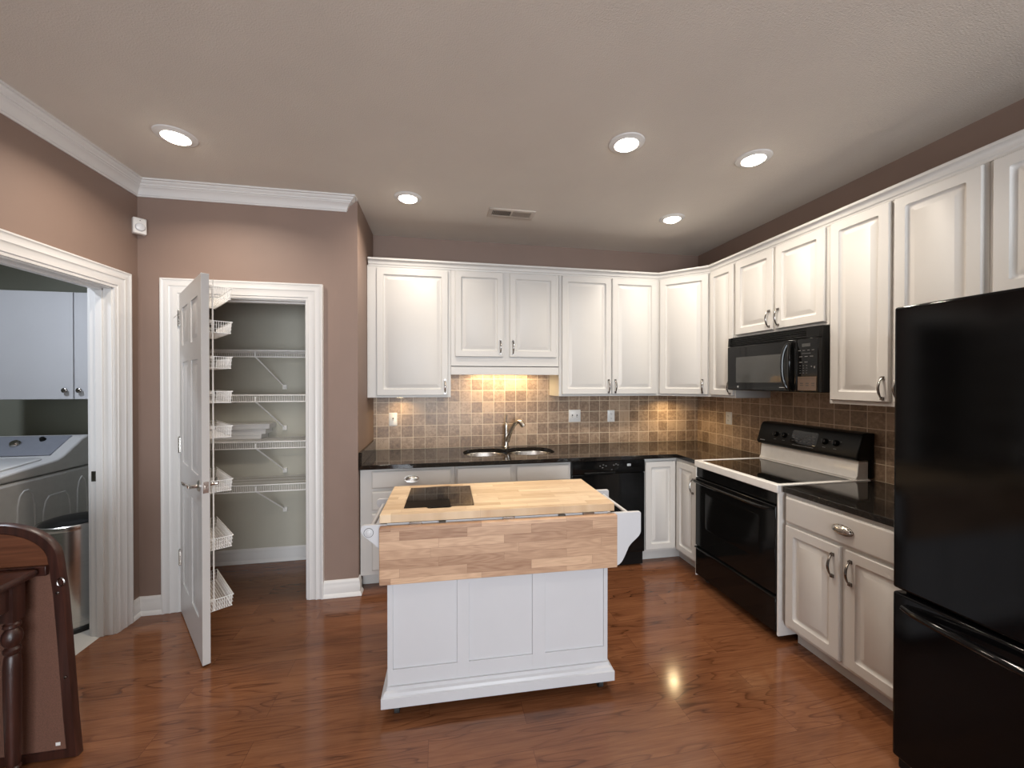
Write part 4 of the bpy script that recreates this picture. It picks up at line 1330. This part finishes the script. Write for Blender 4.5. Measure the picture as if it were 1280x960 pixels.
for x, r, mt in ((-3.045, .032, 'chrome'), (-2.905, .018, 'black_sat')):
    yk = 3.50 if r > .02 else 3.535
    zk = 1.002 + (yk - 3.425) * .0885 / .13 + .005
    MB().lathe([(r, 0), (r * .98, .008), (r * .8, .018), (r * .7, .022), (0, .022)], (x, yk, zk), 'z', 24, m=Matrix.Rotation(sl, 4, 'X')).build('dial', M[mt], t)
lid = MB().rings(.54, .37, [(0, 0, .05), (0, .014, .05), (.010, .020, .045)], lambda u, v, w: (wx0 + .07 + u, wy0 + .035 + v, .929 + w + v * .085))
lid.build('lid', M['washer'], t)
sd = MB()
for ya, yb, zt_ in ((3.07, 3.20, .80), (3.24, 3.46, .72), (3.50, 3.60, .80)):
    pts = [(wx1, ya, .12), (wx1, ya + .01, zt_ - .10), (wx1, ya + .025, zt_ - .03), (wx1, ya + .05, zt_), (wx1, yb - .05, zt_), (wx1, yb - .025, zt_ - .03), (wx1, yb - .01, zt_ - .10), (wx1, yb, .12)]
    sd.tube(pts, .006, 8)
sd.build('pressed_side_ribs', M['washer'], t)
for x in (wx0 + .06, wx1 - .06):
    for y in (wy0 + .06, wy1 - .06):
        MB().lathe([(.022, 0), (.022, .012), (.012, .014), (.012, .03)], (x, y, 0), n=12).build('foot', M['rubber'], t)

t = thing('trash_can', 'round stainless steel trash can beside the washing machine', 'trash can', (-2.245, 2.925, 0))
cx, cy = -2.245, 2.925
MB().lathe([(.158, 0), (.161, .004), (.161, .026), (.156, .030)], (cx, cy, 0), n=40).build('base_ring', M['rubber'], t)
MB().lathe([(.152, .028), (.154, .032), (.155, .615), (.154, .622)], (cx, cy, 0), n=48).build('body', M['steel'], t)
MB().lathe([(.150, .622), (.163, .624), (.166, .634), (.164, .650), (.158, .655), (.150, .650)], (cx, cy, 0), n=48).build('rim', M['steel'], t)
MB().lathe([(.1495, .640), (.148, .652), (.13, .664), (.08, .673), (0, .677)], (cx, cy, 0), n=40).build('lid', M['black_sat'], t)

t = thing('laundry_cabinet', 'pale two-door wall cabinet above the washing machine', 'wall cabinet', (-2.66, 3.47, 1.385))
MB().box(-3.15, -2.17, 3.49, YLB - .002, 1.385, 2.180).build('body', M['lcab'], t, .001)
for xa, xb, kx in ((-3.148, -2.664, -2.705), (-2.656, -2.172, -2.615)):
    dd = MB().box(xa, xb, 3.470, 3.4895, 1.387, 2.178).build('door', M['lcab'], t, .002)
    MB().lathe([(.007, 0), (.006, .012), (.017, .017), (.018, .023), (.012, .028), (0, .030)], (kx, 3.470, 1.452), 'y', 20).build('knob', M['pewter'], dd)

t = thing('laundry_fill_light', 'added unseen round fill light on the laundry room ceiling', 'ceiling light', (-2.75, 2.35, HC - .09))  # unseen fixture added as cool fill in place of the laundry's daylight
MB().lathe([(.14, .089), (.14, .070), (.135, .066), (.13, .066), (.13, .089)], n=36).build('ring', M['trim'], t, local=True)
MB().lathe([(.129, .068), (.12, .040), (.08, .014), (0, .004)], n=36).build('shade', simple('cool fill light shade', (.85, .87, .9), .4, emis=(.82, .9, 1.0), estr=2.0), t, local=True)
area('light', (0, 0, .0), (0, 0, 0), .22, .22, LAUNDRY_POWER, (.82, .89, 1.0), math.radians(170), 'DISK', parent=t)
